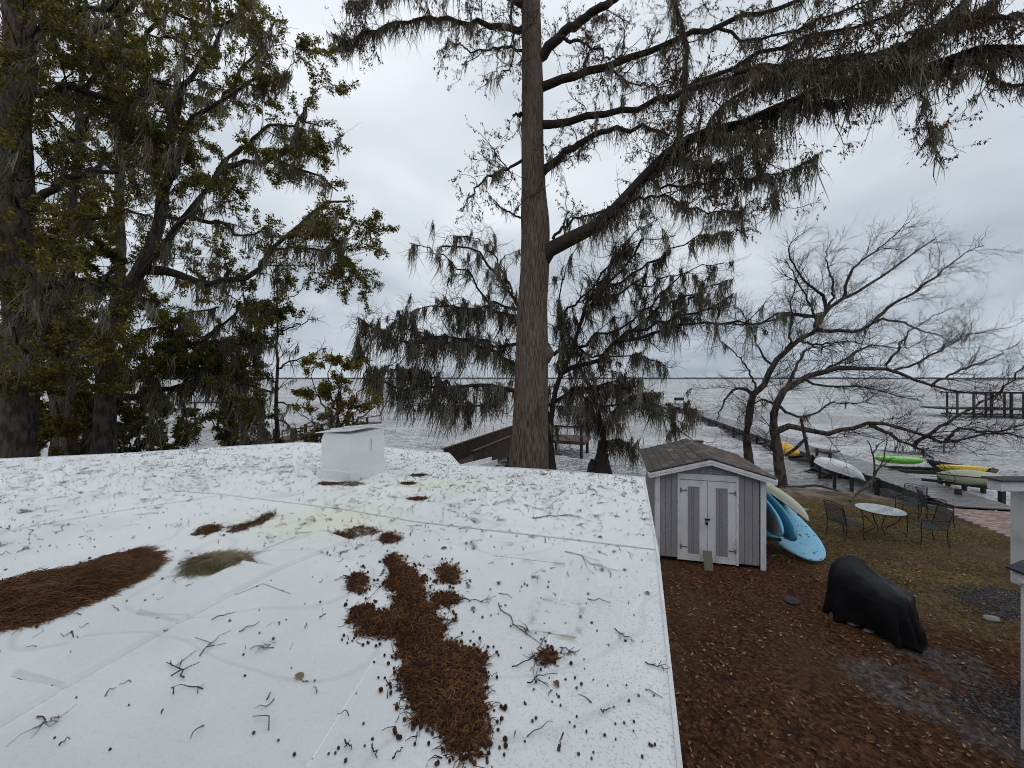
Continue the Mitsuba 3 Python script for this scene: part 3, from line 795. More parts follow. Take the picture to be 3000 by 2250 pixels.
def chair(c, yaw, label):
    k_ = thing('garden_chair', label, 'chair')
    m = np.eye(4); m[:2, :2] = [[math.cos(yaw), -math.sin(yaw)], [math.sin(yaw), math.cos(yaw)]]; m[:3, 3] = [c[0], c[1], float(ground_z(c[0], c[1]))]

    def tb(pts, r=.011, k=8):
        P = resample(np.array(pts, float), k); P = P @ m[:3, :3].T + m[:3, 3]
        return tubes(P[None], np.full((1, k), r), 5)
    sq = [np.array([[x, -.23, .41], [x, .24, .41]]) for x in np.linspace(-.24, .24, 17)] + [np.array([[-.25, y, .413], [.25, y, .413]]) for y in np.linspace(-.22, .23, 15)]
    bq = [np.array([[x, -.245, .42], [x * .96, -.375, .90]]) for x in np.linspace(-.235, .235, 16)] + [np.array([[-.235, -.245 - .13 * t_, .42 + .48 * t_], [.235, -.245 - .13 * t_, .42 + .48 * t_]]) for t_ in np.linspace(.06, .97, 15)]
    for nm, qq in (('seat', sq), ('backrest', bq)):
        P = np.array(qq) @ m[:3, :3].T + m[:3, 3]
        put(k_ + '__' + nm, tubes(P, np.full(P.shape[:2], .0055), 4), 'black_metal_mesh', kind='stuff')
    put(k_ + '__seat_frame', tb([(-.25, .24, .41), (-.25, -.24, .41), (.25, -.24, .41), (.25, .24, .41), (-.25, .24, .41)], .011, 21), 'iron_black')
    for s in (-1, 1):
        put(k_ + '__leg', tb([(s * .25, .24, .62), (s * .25, .26, .4), (s * .25, .25, .2), (s * .26, .30, -.04)]), 'iron_black')
        put(k_ + '__leg', tb([(s * .25, -.25, .42), (s * .25, -.25, .2), (s * .26, -.32, -.04)]), 'iron_black')
        put(k_ + '__arm', tb([(s * .245, -.30, .65), (s * .27, -.1, .64), (s * .27, .15, .64), (s * .25, .26, .60)], .014), 'iron_black')
    put(k_ + '__back_frame', tb([(-.25, -.24, .40), (-.245, -.37, .92), (0, -.385, .945), (.245, -.37, .92), (.25, -.24, .40)], .012, 16), 'iron_black')


def face(c, t): return math.atan2(t[1] - c[1], t[0] - c[0]) - math.pi / 2


for (u, v), lab, off in [((2475, 1572), 'black metal garden chair at the left side of the round table', 0.15),
                         ((2716, 1588), 'black metal garden chair nearest the camera at the right of the round table', 0.1),
                         ((2668, 1512), 'black metal garden chair behind the round table near the pier', -0.1),
                         ((2745, 1528), 'empty black metal garden chair farthest right standing apart by the brick path', 2.2)]:
    c = on(u, v, 0.0)
    chair(c, face(c, TP) + off, lab)
# ------------------------------------------------------------------ piers, boats
PA = np.array([14.30, 12.4]); PD = np.array([0.222, 1.0]); PD = PD / np.linalg.norm(PD); PR = np.array([PD[1], -PD[0]])
pm = frame([*PA, 0.0], [*PR, 0], [*PD, 0])                     # x across the deck to the right, y out over the lake
PW, PL = 1.72, 54.0
pier = thing('long_pier', 'long weathered grey plank pier running from the lawn far out into the lake', 'pier')
rngP = np.random.default_rng(11)
y_, n_, rest = 0.0, 0, []
while y_ < PL:
    w = 0.142
    dz = rngP.uniform(-.004, .004)
    m_ = box(-.03 + rngP.uniform(-.02, .02), PW + .03 + rngP.uniform(-.02, .02), y_ + .011, y_ + w - .011, -.04 + dz, dz, pm)
    if n_ < 90: put(pier + '__plank', m_, 'plank_grey')
    else: rest.append(m_)
    y_ += w; n_ += 1
put(pier + '__decking', cat(rest), 'plank_grey', kind='stuff')
for x0 in (0.0, PW - .05, PW / 2): put(pier + '__stringer', box(x0, x0 + .05, 0.01, PL, -.28, -.045, pm), 'pile_dark')
for i in range(22):
    y0 = 1.0 + i * 2.45
    for x0 in (-.10, PW - .02): put(pier + '__pile', box(x0, x0 + .12, y0, y0 + .12, -2.3, -.03 if i > 4 or x0 > 0 else .02, pm), 'pile_dark')
    put(pier + '__cross_beam', box(-.12, PW + .12, y0 + .125, y0 + .17, -.40, -.245, pm), 'pile_dark')
    if i > 1:
        put(pier + '__brace', beam((pm @ [-.13, y0 + .06, -.33, 1])[:3], (pm @ [-.13, y0 + 2.4, -.72, 1])[:3], .05, .13), 'pile_dark')
        put(pier + '__brace', beam((pm @ [-.07, y0 + .06, -.66, 1])[:3], (pm @ [PW, y0 + .10, -.30, 1])[:3], .05, .10), 'pile_dark')
# a bench and platform at its far end
fe = thing('pier_bench', 'small bench far out at the end of the long pier', 'bench')
put(fe + '__seat', box(PW - .6, PW + .9, PL - 1.8, PL - 1.3, .42, .48, pm), 'pile_dark')
put(fe + '__backrest', box(PW - .6, PW + .9, PL - 1.32, PL - 1.26, .55, .95, pm), 'pile_dark')
for x0 in (PW - .55, PW + .8): put(fe + '__leg', box(x0, x0 + .06, PL - 1.7, PL - 1.3, 0.0, .42, pm), 'pile_dark')
put(pier + '__platform', box(PW - .1, PW + 1.6, PL - 3, PL - .2, -.1, -.005, pm), 'plank_grey')
# side steps down to the water
st = thing('dock_steps', 'dark wooden steps going down to the water beside the long pier', 'steps')
for i in range(4):
    put(st + '__tread', box(-.45 - .28 * i, -.15 - .28 * i, 5.6, 7.0, -.24 - .17 * i, -.19 - .17 * i, pm), 'pile_dark')
for b_ in (5.65, 6.95):
    put(st + '__stringer', beam((pm @ [-.12, b_, -.12, 1])[:3], (pm @ [-1.4, b_, -.92, 1])[:3], .05, .18), 'pile_dark')
    put(st + '__post', box(-.62, -.52, b_ - .05 + (.1 if b_ < 6 else -.1), b_ + .05 + (.1 if b_ < 6 else -.1), -1.6, .62, pm), 'pile_dark')
for i, (x0, y0) in enumerate([(-1.75, 6.1), (-1.35, 6.35)]):
    k_ = thing('loose_board', ['raw yellow board floating by the dock steps', 'raw yellow board resting against the lowest dock step'][i], 'board')
    scene[k_] = ply(box(x0, x0 + .9, y0, y0 + .10, -.66 + .03 * i, -.62 + .03 * i, pm, .004), 'new_lumber')

mat('hull_white', (0.60, 0.62, 0.62), 0.35, 0.5)
mat('hull_lime', (0.22, 0.62, 0.10), 0.4, 0.45)
mat('hull_yellow', (0.72, 0.53, 0.06), 0.4, 0.45)
mat('tarp_yellow', proc(lambda p, n, uv: mix((0.68, 0.42, 0.03), (0.5, 0.28, 0.02), fbm(p.x * 4, p.y * 4, p.z * 8, 3))), 0.4, 0.4)
mat('hull_black', (0.018, 0.019, 0.022), 0.35, 0.5)
mat('hull_silver', (0.42, 0.43, 0.45), 0.35, 0.5)
mat('strap', (0.02, 0.02, 0.02), 0.8)
mat('seat_tan', (0.20, 0.12, 0.07), 0.6)


def hoop(x, W, Hh, r=.012):
    a = np.linspace(0, 2 * np.pi, 25)
    return tubes(np.stack([0 * a + x, (W / 2 + .012) * np.cos(a), -(Hh + .01) / 2 + (Hh / 2 + .02) * np.sin(a)], -1)[None], np.full((1, 25), r), 4)


def line_along(L, W, zf, z, r=.012, s=1):
    t = np.linspace(-.93, .93, 30)
    w = W / 2 * np.maximum(1 - np.abs(t) ** 1.7, 0) ** .85
    return tubes(np.stack([t * L / 2, s * w * zf, z + 0.0 * t], -1)[None], np.full((1, 30), r), 4)


def pw(x, y, z): return (pm @ [x, y, z, 1])[:3]


# white canoe bottom up on stakes to the left of the deck
a_, b_ = at(2390, 1336, 18.6), at(2527, 1382, 15.3); a_[2] = b_[2] = 0.12
wm_ = frame((a_ + b_) / 2, b_ - a_, np.cross([0, 0, -1.0], b_ - a_))
boat('canoe', 'white canoe turned bottom up on stakes beside the pier', 'canoe', wm_, np.linalg.norm(b_ - a_) + .25, .80, .36, 'hull_white', None, 'hull_white', sharp=1.5, rise=.05,
     extras=[('keel_line', tubes(np.stack([np.linspace(-1.5, 1.5, 12), 0 * np.arange(12) + q * .15, -.345 + .05 * np.linspace(-1, 1, 12) ** 2 + abs(q) * .03], -1)[None], np.full((1, 12), .010), 4), 'hull_silver') for q in (-1, 0, 1)])
cr_ = thing('canoe_rack', 'dark stakes and rail beside the pier holding the white canoe', 'rack')
for t_ in (.15, .5, .85):
    p = a_ + (b_ - a_) * t_; put(cr_ + '__stake', beam([p[0] - .15, p[1] - .05, -1.5], [p[0] - .15, p[1] - .05, .10], .09, .09), 'pile_dark')
put(cr_ + '__rail', beam(a_ + (b_ - a_) * .05 - [.15, .05, .04], a_ + (b_ - a_) * 1.12 - [.15, .05, .04], .05, .08), 'pile_dark')
# cream double ended canoe strapped on posts to the right, yellow kayak and black boat behind it
a_, b_ = at(2752, 1391, 14.75), at(2952, 1394, 14.0); a_[2] = b_[2] = 0.42
cm_ = frame((a_ + b_) / 2, b_ - a_, [-.15, 1, -.15])
Lc = np.linalg.norm(b_ - a_) + .2
mat('hull_sage', proc(lambda p, n, uv: mix((0.42, 0.43, 0.30), (0.30, 0.29, 0.19), smoothstep(0.45, 0.12, p.z + 0.15 * fbm(p.x * 3, p.y * 3, p.z * 3, 3)))), 0.4, 0.45)
boat('kayak', 'large pale sage kayak strapped on posts right of the pier', 'kayak', cm_, Lc, .72, .30, 'hull_sage', 'hull_sage', 'strap', sharp=1.9, rise=.03, crown=.26,
     extras=[('strap', hoop(-Lc * .30, .56, .24), 'strap'), ('strap', hoop(Lc * .27, .60, .24), 'strap')])
kr = thing('kayak_rack', 'dark posts and rail right of the pier under the sage kayak', 'rack')
for u, v0 in ((2807, 1440), (2935, 1462)):
    p = at(u, 1440, 13.6); put(kr + '__post', beam([p[0], p[1], -1.6], [p[0], p[1], .20 if u < 2900 else .45], .13, .13), 'pile_dark')
put(kr + '__rail', beam(at(2700, 1418, 15.2) * [1, 1, 0] + [0, 0, .12], at(2960, 1420, 13.6) * [1, 1, 0] + [0, 0, .15], .08, .10), 'pile_dark')
a_, b_ = at(2748, 1367, 15.9), at(2892, 1374, 15.2)
boat('kayak', 'bright yellow kayak lying behind the sage one', 'kayak', frame((a_ + b_) / 2, b_ - a_, [0, 1, -.35]), np.linalg.norm(b_ - a_) + .1, .55, .20, 'hull_yellow', 'hull_yellow', sharp=2.4, rise=.05, crown=.10)
a_, b_ = at(2715, 1352, 17.4), at(2925, 1383, 16.2)
sm2 = frame((a_ + b_) / 2, b_ - a_, [-.1, 1, 0.05])
boat('rowing_boat', 'open black rowing boat with tan seats behind the yellow kayak', 'boat', sm2, np.linalg.norm(b_ - a_), 1.15, .42, 'hull_black', None, 'hull_black', sharp=2.2, rise=.10,
     extras=[('seat', box(-.55, -.25, -.5, .5, -.16, -.12), 'seat_tan'), ('seat', box(.55, .85, -.45, .45, -.16, -.12), 'seat_tan'), ('oarlock', box(.70, .78, -.56, -.48, -.1, .22), 'seat_tan')])
kr2 = thing('boat_cradle', 'low dark cradle behind the sage kayak carrying the black boat', 'rack')
for t_ in (.2, .8):
    p = a_ + (b_ - a_) * t_; put(kr2 + '__post', beam([p[0], p[1], -1.8], [p[0], p[1], p[2] - .36], .12, .12), 'pile_dark')
    put(kr2 + '__bearer', beam([p[0] - .1, p[1] - .6, p[2] - .40], [p[0] + .1, p[1] + 1.0, p[2] - .40], .1, .1), 'pile_dark')
# lime kayak across the deck's right side
a_, b_ = at(2560, 1346, 18.6), at(2710, 1350, 17.9); a_[2] = b_[2] = .26
boat('kayak', 'lime green kayak lying across the right side of the pier', 'kayak', frame((a_ + b_) / 2, b_ - a_, [0, 1, -.3]), np.linalg.norm(b_ - a_), .58, .20, 'hull_lime', 'hull_lime', sharp=3.2, rise=.04, crown=.14)
put(pier + '__side_rack', box(PW - .2, PW + 3.0, 5.3, 5.42, -.12, 0.02, pm), 'pile_dark')
put(pier + '__side_rack', box(PW - .2, PW + 3.0, 6.1, 6.22, -.12, 0.02, pm), 'pile_dark')
for y0 in (5.3, 6.1): put(pier + '__pile', box(PW + 2.5, PW + 2.62, y0, y0 + .12, -2.2, 0, pm), 'pile_dark')
# silver grey kayak and a yellow covered one farther out
a_, b_ = at(2368, 1292, 22.6), at(2458, 1316, 20.4); a_[2] = b_[2] = .25
boat('kayak', 'pale grey kayak lying lengthwise on the pier beyond the bare trees', 'kayak', frame((a_ + b_) / 2, b_ - a_, np.cross([0, 0, 1.0], b_ - a_)), np.linalg.norm(b_ - a_) + .2, .66, .22, 'hull_silver', 'hull_silver', sharp=2.6, rise=.06, crown=.12)
a_, b_ = at(2262, 1280, 23.0), at(2345, 1316, 20.2)
a_[2] = .35; b_[2] = .05
boat('kayak', 'kayak under a yellow tarp at the left edge of the pier behind the tree trunk', 'kayak', frame((a_ + b_) / 2, b_ - a_, np.cross([0, 0, 1.0], b_ - a_)), np.linalg.norm(b_ - a_) * .8, .95, .26, 'tarp_yellow', 'tarp_yellow', sharp=2.4, rise=.03, crown=.30)
# boat lift with a canopy, out on the water
lf = thing('boat_lift', 'metal boat lift with a thin grey canopy beyond the lime kayak', 'boat lift')
c0 = at(2690, 1330, 25.0); lm_ = frame([c0[0], c0[1], 0], [1, .1, 0], [-.1, 1, 0])
can = deck_mesh(4.4, 1.8, 4.0, .0, .22); can.apply_transform(lm_ @ frame([-.7, 0, -.16], [1, 0, 0], [0, 1, 0])); put(lf + '__canopy', can, 'seam_grey', smooth=45)
for sx in (-2.1, -.7, .8):
    for sy in (-.8, .8): put(lf + '__post', beam((lm_ @ [sx, sy, -1.4, 1])[:3], (lm_ @ [sx, sy, -.1, 1])[:3], .06, .06), 'steel_grey')
put(lf + '__ladder', cat([beam((lm_ @ [1.0, s, -1.2, 1])[:3], (lm_ @ [2.0, s, .15, 1])[:3], .05, .05) for s in (-.6, .6)] + [beam((lm_ @ [1.0 + q * .2, -.6, -1.2 + q * .27, 1])[:3], (lm_ @ [1.0 + q * .2, .6, -1.2 + q * .27, 1])[:3], .04, .04) for q in range(6)]), 'steel_grey')

# the neighbour's boathouse frame far right, the second pier behind the cypress, the left pier
nb = thing('boathouse_frame', 'open dark boathouse frame with many posts on a distant pier at right', 'boathouse')
nm = frame([*at(2800, 1150, 48.0)[:2], 0], [.97, -.24, 0], [.24, .97, 0])
put(nb + '__top_beam', box(-.2, 22, -.12, .12, 2.25, 2.42, nm), 'pile_dark'); put(nb + '__top_beam', box(-.2, 22, 1.9, 2.1, 2.25, 2.42, nm), 'pile_dark')
put(nb + '__roof_sheet', box(1.2, 22, -.05, 2.2, 2.52, 2.58, nm), 'galvanized')
put(nb + '__deck', box(-2.0, 22, -.5, 2.5, .28, .46, nm), 'pile_dark')
put(nb + '__lower_beam', box(-1.8, 22, -.6, -.4, -.35, -.15, nm), 'pile_dark')
for i, x0 in enumerate([0.1, 1.7, 2.9, 3.4, 4.7, 5.4, 6.5, 7.1, 7.9, 8.4, 9.6, 11, 12.4, 14, 16, 18, 20]):
    put(nb + '__post', box(x0, x0 + .12, -.1, .1, -2.2, 2.25, nm), 'rail_brown')
    if i % 2 == 0: put(nb + '__rear_post', box(x0 + .3, x0 + .46, 1.9, 2.0, -2.2, 2.25, nm), 'pile_dark')

wp = thing('railed_pier', 'brown wooden pier with a baluster railing behind the big cypress trunk', 'pier')
wA = np.array([-2.95, 16.6]); wD = np.array([0.37, 1.0]); wD /= np.linalg.norm(wD); wR = np.array([wD[1], -wD[0]])
wmx = frame([*wA, 0], [*wR, 0], [*wD, 0]); WL = 8.6
for i in range(int(WL / .15)): put(wp + '__plank', box(-.05, 1.45, i * .15 + .004, i * .15 + .146, .26, .30, wmx), 'rail_brown')
for x0 in (0.0, 1.36): put(wp + '__stringer', box(x0, x0 + .05, 0, WL, .04, .255, wmx), 'rail_brown')
for side, x0 in enumerate((1.40, -.04)):
    nb_ = int(WL / .13)
    for i in range(nb_): put(wp + '__baluster', box(x0, x0 + .036, .1 + i * .13, .185 + i * .13, .20, 1.04, wmx), 'rail_brown')
    put(wp + '__handrail', box(x0 - .05, x0 + .09, -.1, WL, 1.045, 1.085, wmx), 'rail_brown')
    for i in range(5): put(wp + '__post', box(x0 - .08, x0 - .003, .2 + i * 2, .29 + i * 2, -2.2, 1.04, wmx), 'rail_brown')
for i in range(4):
    put(wp + '__brace', beam((wmx @ [1.5, .3 + i * 2, .0, 1])[:3], (wmx @ [1.5, 2.0 + i * 2, -.95, 1])[:3], .05, .12), 'pile_dark')
    put(wp + '__brace', beam((wmx @ [1.55, .3 + i * 2, -.95, 1])[:3], (wmx @ [1.55, 2.0 + i * 2, .0, 1])[:3], .05, .12), 'pile_dark')
put(wp + '__platform', box(-.3, 4.6, WL, WL + 2.6, .1, .30, wmx), 'rail_brown')
for x0 in (0, 2.2, 4.3):
    for y0 in (WL + .1, WL + 2.3): put(wp + '__pile', box(x0, x0 + .16, y0, y0 + .16, -2.4, .95, wmx), 'pile_dark')
put(wp + '__handrail', box(-.3, 4.6, WL + 2.40, WL + 2.46, .80, .92, wmx), 'rail_brown')

lp = thing('left_pier', 'low dark pier glimpsed under the mossy trees at left beyond the roof', 'pier')
lA = at(480, 1330, 18.5); lmx = frame([lA[0], lA[1], 0], [.97, -.24, 0], [.24, .97, 0])
put(lp + '__deck', box(0, 1.5, 0, 16, .12, .30, lmx), 'rail_brown')
for i in range(6):
    for x0 in (.0, 1.35): put(lp + '__pile', box(x0, x0 + .15, 1 + i * 2.6, 1.15 + i * 2.6, -2.2, .11 if i < 2 else .9, lmx), 'pile_dark')
put(lp + '__handrail', box(1.38, 1.46, 5.5, 16, .84, .92, lmx), 'rail_brown')
fb = thing('distant_dock', 'small far dock with crossed braces seen through the trees at left', 'dock')
fA = at(575, 1222, 34.0); fm = frame([fA[0], fA[1], 0], [1, .1, 0], [-.1, 1, 0])
put(fb + '__deck', box(-.5, 4.6, 0, 2.5, .45, .62, fm), 'pile_dark')
put(fb + '__top_beam', box(-.3, 4.4, 0, .14, 1.9, 2.05, fm), 'pile_dark')
for x0 in (-.2, 1.7, 3.2, 4.2): put(fb + '__post', box(x0, x0 + .12, 0, .12, -2.2, 1.9 if x0 != 1.7 else .5, fm), 'pile_dark')
for s in (0, 1): put(fb + '__brace', beam((fm @ [1.75, -.03 - s * .05, -.75 if s else .45, 1])[:3], (fm @ [3.2, -.03 - s * .05, .45 if s else -.75, 1])[:3], .08, .12), 'pile_dark')

# ------------------------------------------------------------------ porch and side wing at right
po = thing('porch', 'white porch column and roof beam at the right edge of the view', 'porch')
cB = at(2982, 1668, 7.6)
put(po + '__column', box(cB[0] + .06, cB[0] + .36, cB[1] - .16, cB[1] + .16, -.05, 1.93), 'white_paint')
bx = at(2893, 1400, 7.45)[0] + .20
put(po + '__beam', box(bx, bx + 7, 7.40, 7.62, 1.93, 2.12), 'white_paint')
put(po + '__cap', box(bx - .05, bx + 7, 7.34, 7.68, 2.123, 2.153), 'joint_dark')
sw = thing('side_wing', 'white side wing with dark shingled eave in the lower right corner', 'building')
e0 = at(2960, 1664, 4.3)                                        # eave corner
put(sw + '__wall', box(e0[0] + .07, e0[0] + 4, -3.0, e0[1] - .035, -.4, e0[2] - .06), 'white_paint')
put(sw + '__fascia', cat([box(e0[0] + .02, e0[0] + 4, e0[1] - .03, e0[1], e0[2] - .13, e0[2] - .012), box(e0[0] + .02, e0[0] + .045, -3.0, e0[1] - .031, e0[2] - .13, e0[2] - .012)]), 'white_paint')
put(sw + '__soffit', box(e0[0] + .045, e0[0] + .20, -3.0, e0[1] - .031, e0[2] - .10, e0[2] - .08), 'white_paint')
rr = frame([e0[0] - .02, -3.0, e0[2]], [1, 0, .33], [0, 1, 0])
put(sw + '__roof', box(0, 3.6, 0, e0[1] + 3.03, -.02, .0, rr), 'joint_dark')
for r in range(10):
    for j in range(16):
        y0 = e0[1] + 3.03 - (j + 1) * .30 + (.15 if r % 2 else 0); y1 = min(y0 + .295, e0[1] + 3.03)
        put(sw + '__roof__shingle', box(r * .14, r * .14 + .15, y0, y1, .001 + .002 * ((r + j) % 2), .010 + .002 * ((r + j) % 3), rr), f'slate_roof_{(r * 3 + j * 5) % 2}')
for i, c in enumerate(((0.045, 0.048, 0.052), (0.06, 0.063, 0.066))): mat(f'slate_roof_{i}', c, 0.8, 0.2)

# ------------------------------------------------------------------ brick path at the pier's foot
mat('brick_pink', (0.30, 0.215, 0.20), 0.8, 0.2); mat('brick_pale', (0.36, 0.27, 0.25), 0.8, 0.2); mat('brick_dark', (0.24, 0.165, 0.15), 0.8, 0.2)
bpth = structure('brick_path', box(-.9, 3.6, -4.2, -.25, -.10, -.045, pm), 'joint_dark', 'pinkish brick path at the foot of the pier')
rngB = np.random.default_rng(8)
nbk, rest = 0, []
for r in range(35):
    for j in range(19):
        x0 = -.85 + j * .225 + (.11 if r % 2 else 0); y0 = -.38 - r * .112
        b = box(x0, x0 + .212, y0, y0 + .10, -.046, -.012 + rngB.uniform(-.006, .006), pm)
        b.apply_translation([0, 0, 0])
        if nbk < 290: put('brick_path__brick', b, ('brick_pink', 'brick_pale', 'brick_dark')[rngB.integers(0, 3)])
        else: rest.append(b)
        nbk += 1
put('brick_path__far_bricks', cat(rest), 'brick_pink', kind='stuff')
# ------------------------------------------------------------------ trees
MOSS_PAL = [(0.244, 0.228, 0.174), (0.174, 0.158, 0.121), (0.291, 0.274, 0.22), (0.198, 0.158, 0.111), (0.14, 0.128, 0.098)]


def put_moss(root, rng, pos, tan, length, strands, lean, n_parts, **kw):
    V, f = moss(rng, pos, tan, length, strands, lean, **kw)
    col = np.array(MOSS_PAL)[rng.integers(0, len(MOSS_PAL), len(V))] * rng.uniform(0.75, 1.25, (len(V), 1))
    order = np.argsort(-length)
    for i in order[:n_parts]:
        put(root + '__moss_clump', (V[i], f), 'moss_grey', color=np.repeat(col[i][None], V.shape[1], 0))
    r = order[n_parts:]
    if len(r):
        put(root + '__hanging_moss', join_bunches(V[r], f), 'moss_grey', color=np.repeat(col[r], V.shape[1], 0), kind='stuff')


def put_twigs(root, batches, mat_, sides=3):
    put(root + '__twigs', cat([tubes(P, R, sides) for P, R in batches if len(P)]), mat_, smooth=True, kind='stuff')


def limbs_of(root, specs, Y0, mat_, k=16, sides=9, rng=None, wob=0.03):
    Ps, Rs = [], []
    for s in specs:
        y0 = Y0
        if len(s) == 5: y0, s = s[4], s[:4]
        P, R = limb(s, y0, k)
        if rng is not None:
            P[1:-1] += rng.normal(size=(k - 2, 3)) * wob * np.array([1, 2.0, 1])
        Ps.append(P); Rs.append(R)
        put(root + '__limb', tubes(P[None], R[None], sides), mat_, smooth=True)
    return np.array(Ps), np.array(Rs)


# --- the great cypress
rng = np.random.default_rng(21)
YC = 13.0
cy = thing('cypress_tree', 'huge bald cypress with thick straight trunk and mossy limbs just beyond the roof', 'tree')
tv = [(-1500, 1545, 12), (-900, 1550, 18), (-400, 1553, 23), (0, 1556, 27), (160, 1558, 29), (270, 1560, 31), (407, 1560, 32), (540, 1563, 35), (680, 1568, 42), (790, 1566, 42), (920, 1559, 44), (1057, 1558, 48), (1190, 1556, 50), (1330, 1551, 56), (1380, 1549, 59), (1460, 1549, 70), (1530, 1549, 92)]
tv = np.array(tv, float)
from scipy.interpolate import PchipInterpolator
ip = PchipInterpolator(tv[:, 0], tv[:, 1:])
vv = np.r_[np.linspace(-1500, 0, 40), np.linspace(8, 1530, 190)]
cc = ip(vv); A = 72
ang = np.linspace(0, 2 * np.pi, A, endpoint=False)
zc = EYE - (vv - CY) / F * YC
rad = cc[:, 1] / F * YC; xc = (cc[:, 0] - CX) / F * YC
X = np.cos(ang)[None] * np.ones_like(vv)[:, None]; Y = np.sin(ang)[None] * np.ones_like(vv)[:, None]
q = np.stack([X * 6, Y * 6, zc[:, None] * 0.45 + 0 * X], -1); q2 = np.stack([X * 2.2, Y * 2.2, zc[:, None] * .35 + 0 * X], -1)
rr_ = rad[:, None] * (1 + 0.10 * (meshkit.fbm(q2, 3, 4) - .5) + 0.05 * (meshkit.fbm(q * [2.2, 2.2, 3.0], 3, 7) - .5))
Vt = np.stack([xc[:, None] + X * rr_, YC + Y * rr_, zc[:, None] + 0 * X], -1).reshape(-1, 3)
i = np.arange(len(vv) - 1)[:, None] * A; j = np.arange(A)[None]; j2 = (j + 1) % A
ft = np.vstack([np.stack([i + j, i + A + j2, i + j2], -1).reshape(-1, 3), np.stack([i + j, i + A + j, i + A + j2], -1).reshape(-1, 3)])
put(cy + '__trunk', trimesh.Trimesh(Vt, ft, process=False), 'cypress_bark', smooth=True)
kn = tubes(np.array([at(1600, 1010, 12.9), at(1608, 1035, 12.75), at(1600, 1060, 12.9)])[None], np.array([[.12, .20, .12]]), 12)
put(cy + '__burl', kn, 'cypress_bark', smooth=True)
CL = [
    ([(1545, 78), (1500, 80), (1450, 80), (1370, 65), (1300, 55), (1200, 62), (1100, 85), (1010, 112), (975, 100)], 11, 2, 11.3),
    ([(1545, -160), (1515, -60), (1497, 60), (1510, 130), (1500, 180), (1460, 232)], 6, 1.5, 12.2),
    ([(1545, 20), (1440, -35), (1300, -60), (1120, -10), (1020, 5)], 10, 2, 10.8),
    ([(1540, 470), (1490, 492), (1440, 515), (1400, 545), (1368, 605)], 5, 2, 12.0),
    ([(1540, 640), (1490, 622), (1450, 592), (1425, 560)], 4, 1, 12.2),
    ([(1540, 338), (1503, 337)], 5, 3, 12.6),
    ([(1540, 150), (1460, 140), (1400, 150), (1330, 130), (1280, 150)], 5, 1, 12.0),
    ([(1565, 190), (1605, 140), (1645, 105), (1700, 60), (1790, 0), (1880, -80)], 17, 9, 12),
    ([(1570, 262), (1610, 248), (1680, 222), (1780, 190), (1900, 154), (2024, 100), (2198, 50), (2330, 0), (2450, -50)], 14, 5, 10.5),
    ([(1640, 110), (1690, 118), (1741, 140), (1791, 172), (1820, 160)], 6, 2, 11.6, 12.5),
    ([(1570, 366), (1610, 362), (1660, 356), (1750, 340), (1850, 318), (1950, 290), (2050, 240), (2150, 190), (2300, 130), (2400, 105), (2560, 60), (2760, -20)], 13, 3, 9.5),
    ([(1570, 520), (1610, 488), (1650, 455), (1720, 412), (1790, 380), (1880, 372), (1960, 400)], 16, 4, 11.3),
    ([(1570, 790), (1600, 745), (1640, 715), (1680, 695), (1760, 650), (1840, 580), (1900, 505), (1965, 447), (2049, 393), (2178, 358), (2268, 318), (2347, 288), (2447, 249), (2646, 214), (2745, 189), (2845, 149), (3000, 142), (3120, 130)], 26, 5, 9.0),
    ([(2790, 175), (2850, 178), (2890, 205), (2920, 233), (3000, 249), (3080, 265)], 7, 4, 9.0, 9.5),
    ([(1960, 290), (2100, 230), (2250, 195), (2400, 172), (2550, 160), (2640, 150), (2760, 80), (2870, 20), (2950, -30)], 9, 3, 9.2, 11),
    ([(2700, 120), (2800, 75), (2860, 68), (2920, 55), (3000, 45), (3100, 40)], 6, 7, 9.0, 9.6),
    ([(1930, -120), (1960, -40), (1985, 60), (2009, 114), (2005, 240), (1990, 380), (1960, 455)], 9, 5, 11, 11.6),
    ([(1900, 520), (1950, 548), (2010, 542), (2100, 530), (2230, 520), (2330, 490), (2390, 455)], 5, 1, 10.6, 11.6),
    ([(1850, 590), (1900, 575), (1940, 575), (2070, 620), (2160, 620), (2215, 580)], 5, 1, 11, 11.8),
    ([(2250, 335), (2225, 400), (2215, 455), (2230, 500), (2265, 540), (2278, 605)], 4, 2, 10.4, 10.8),
    ([(2650, 216), (2685, 240), (2712, 300), (2722, 360), (2722, 432)], 4, 1, 9.4, 9.6),
    ([(2060, 390), (2100, 330), (2170, 270), (2260, 235), (2380, 215)], 6, 2, 10.2, 11),
    ([(2280, 318), (2400, 300), (2500, 290), (2570, 262)], 5, 2, 9.6, 10.4),
    ([(1620, 700), (1690, 640), (1760, 620), (1850, 560)], 5, 2, 12, 12.8),
    ([(1780, 192), (1850, 240), (1920, 255), (2000, 235)], 4, 1, 11, 12),
    ([(2100, 80), (2200, 110), (2320, 95), (2450, 40), (2600, -20)], 5, 2, 9.8, 11),
    ([(2150, 215), (2260, 200), (2360, 215), (2470, 190), (2600, 200), (2700, 160)], 7, 2, 9.2, 10.4),
    ([(2330, 292), (2430, 235), (2520, 210), (2640, 130), (2760, 60), (2850, -20)], 6, 2, 8.8, 9.8),
    ([(2060, 385), (2130, 400), (2200, 395), (2270, 420)], 5, 1, 10, 10.9),
    ([(1980, 435), (2040, 470), (2100, 480), (2170, 460)], 4, 1, 10.8, 11.2),
]
LP, LR = limbs_of(cy, CL, YC, 'limb_bark', 20, 10, rng)
c1 = children(rng, LP, LR, 3.6, (0.8, 2.1), (35, 80), (0, 0, .08), .34, (0, 0, .02), 7, .019, .4, .12)
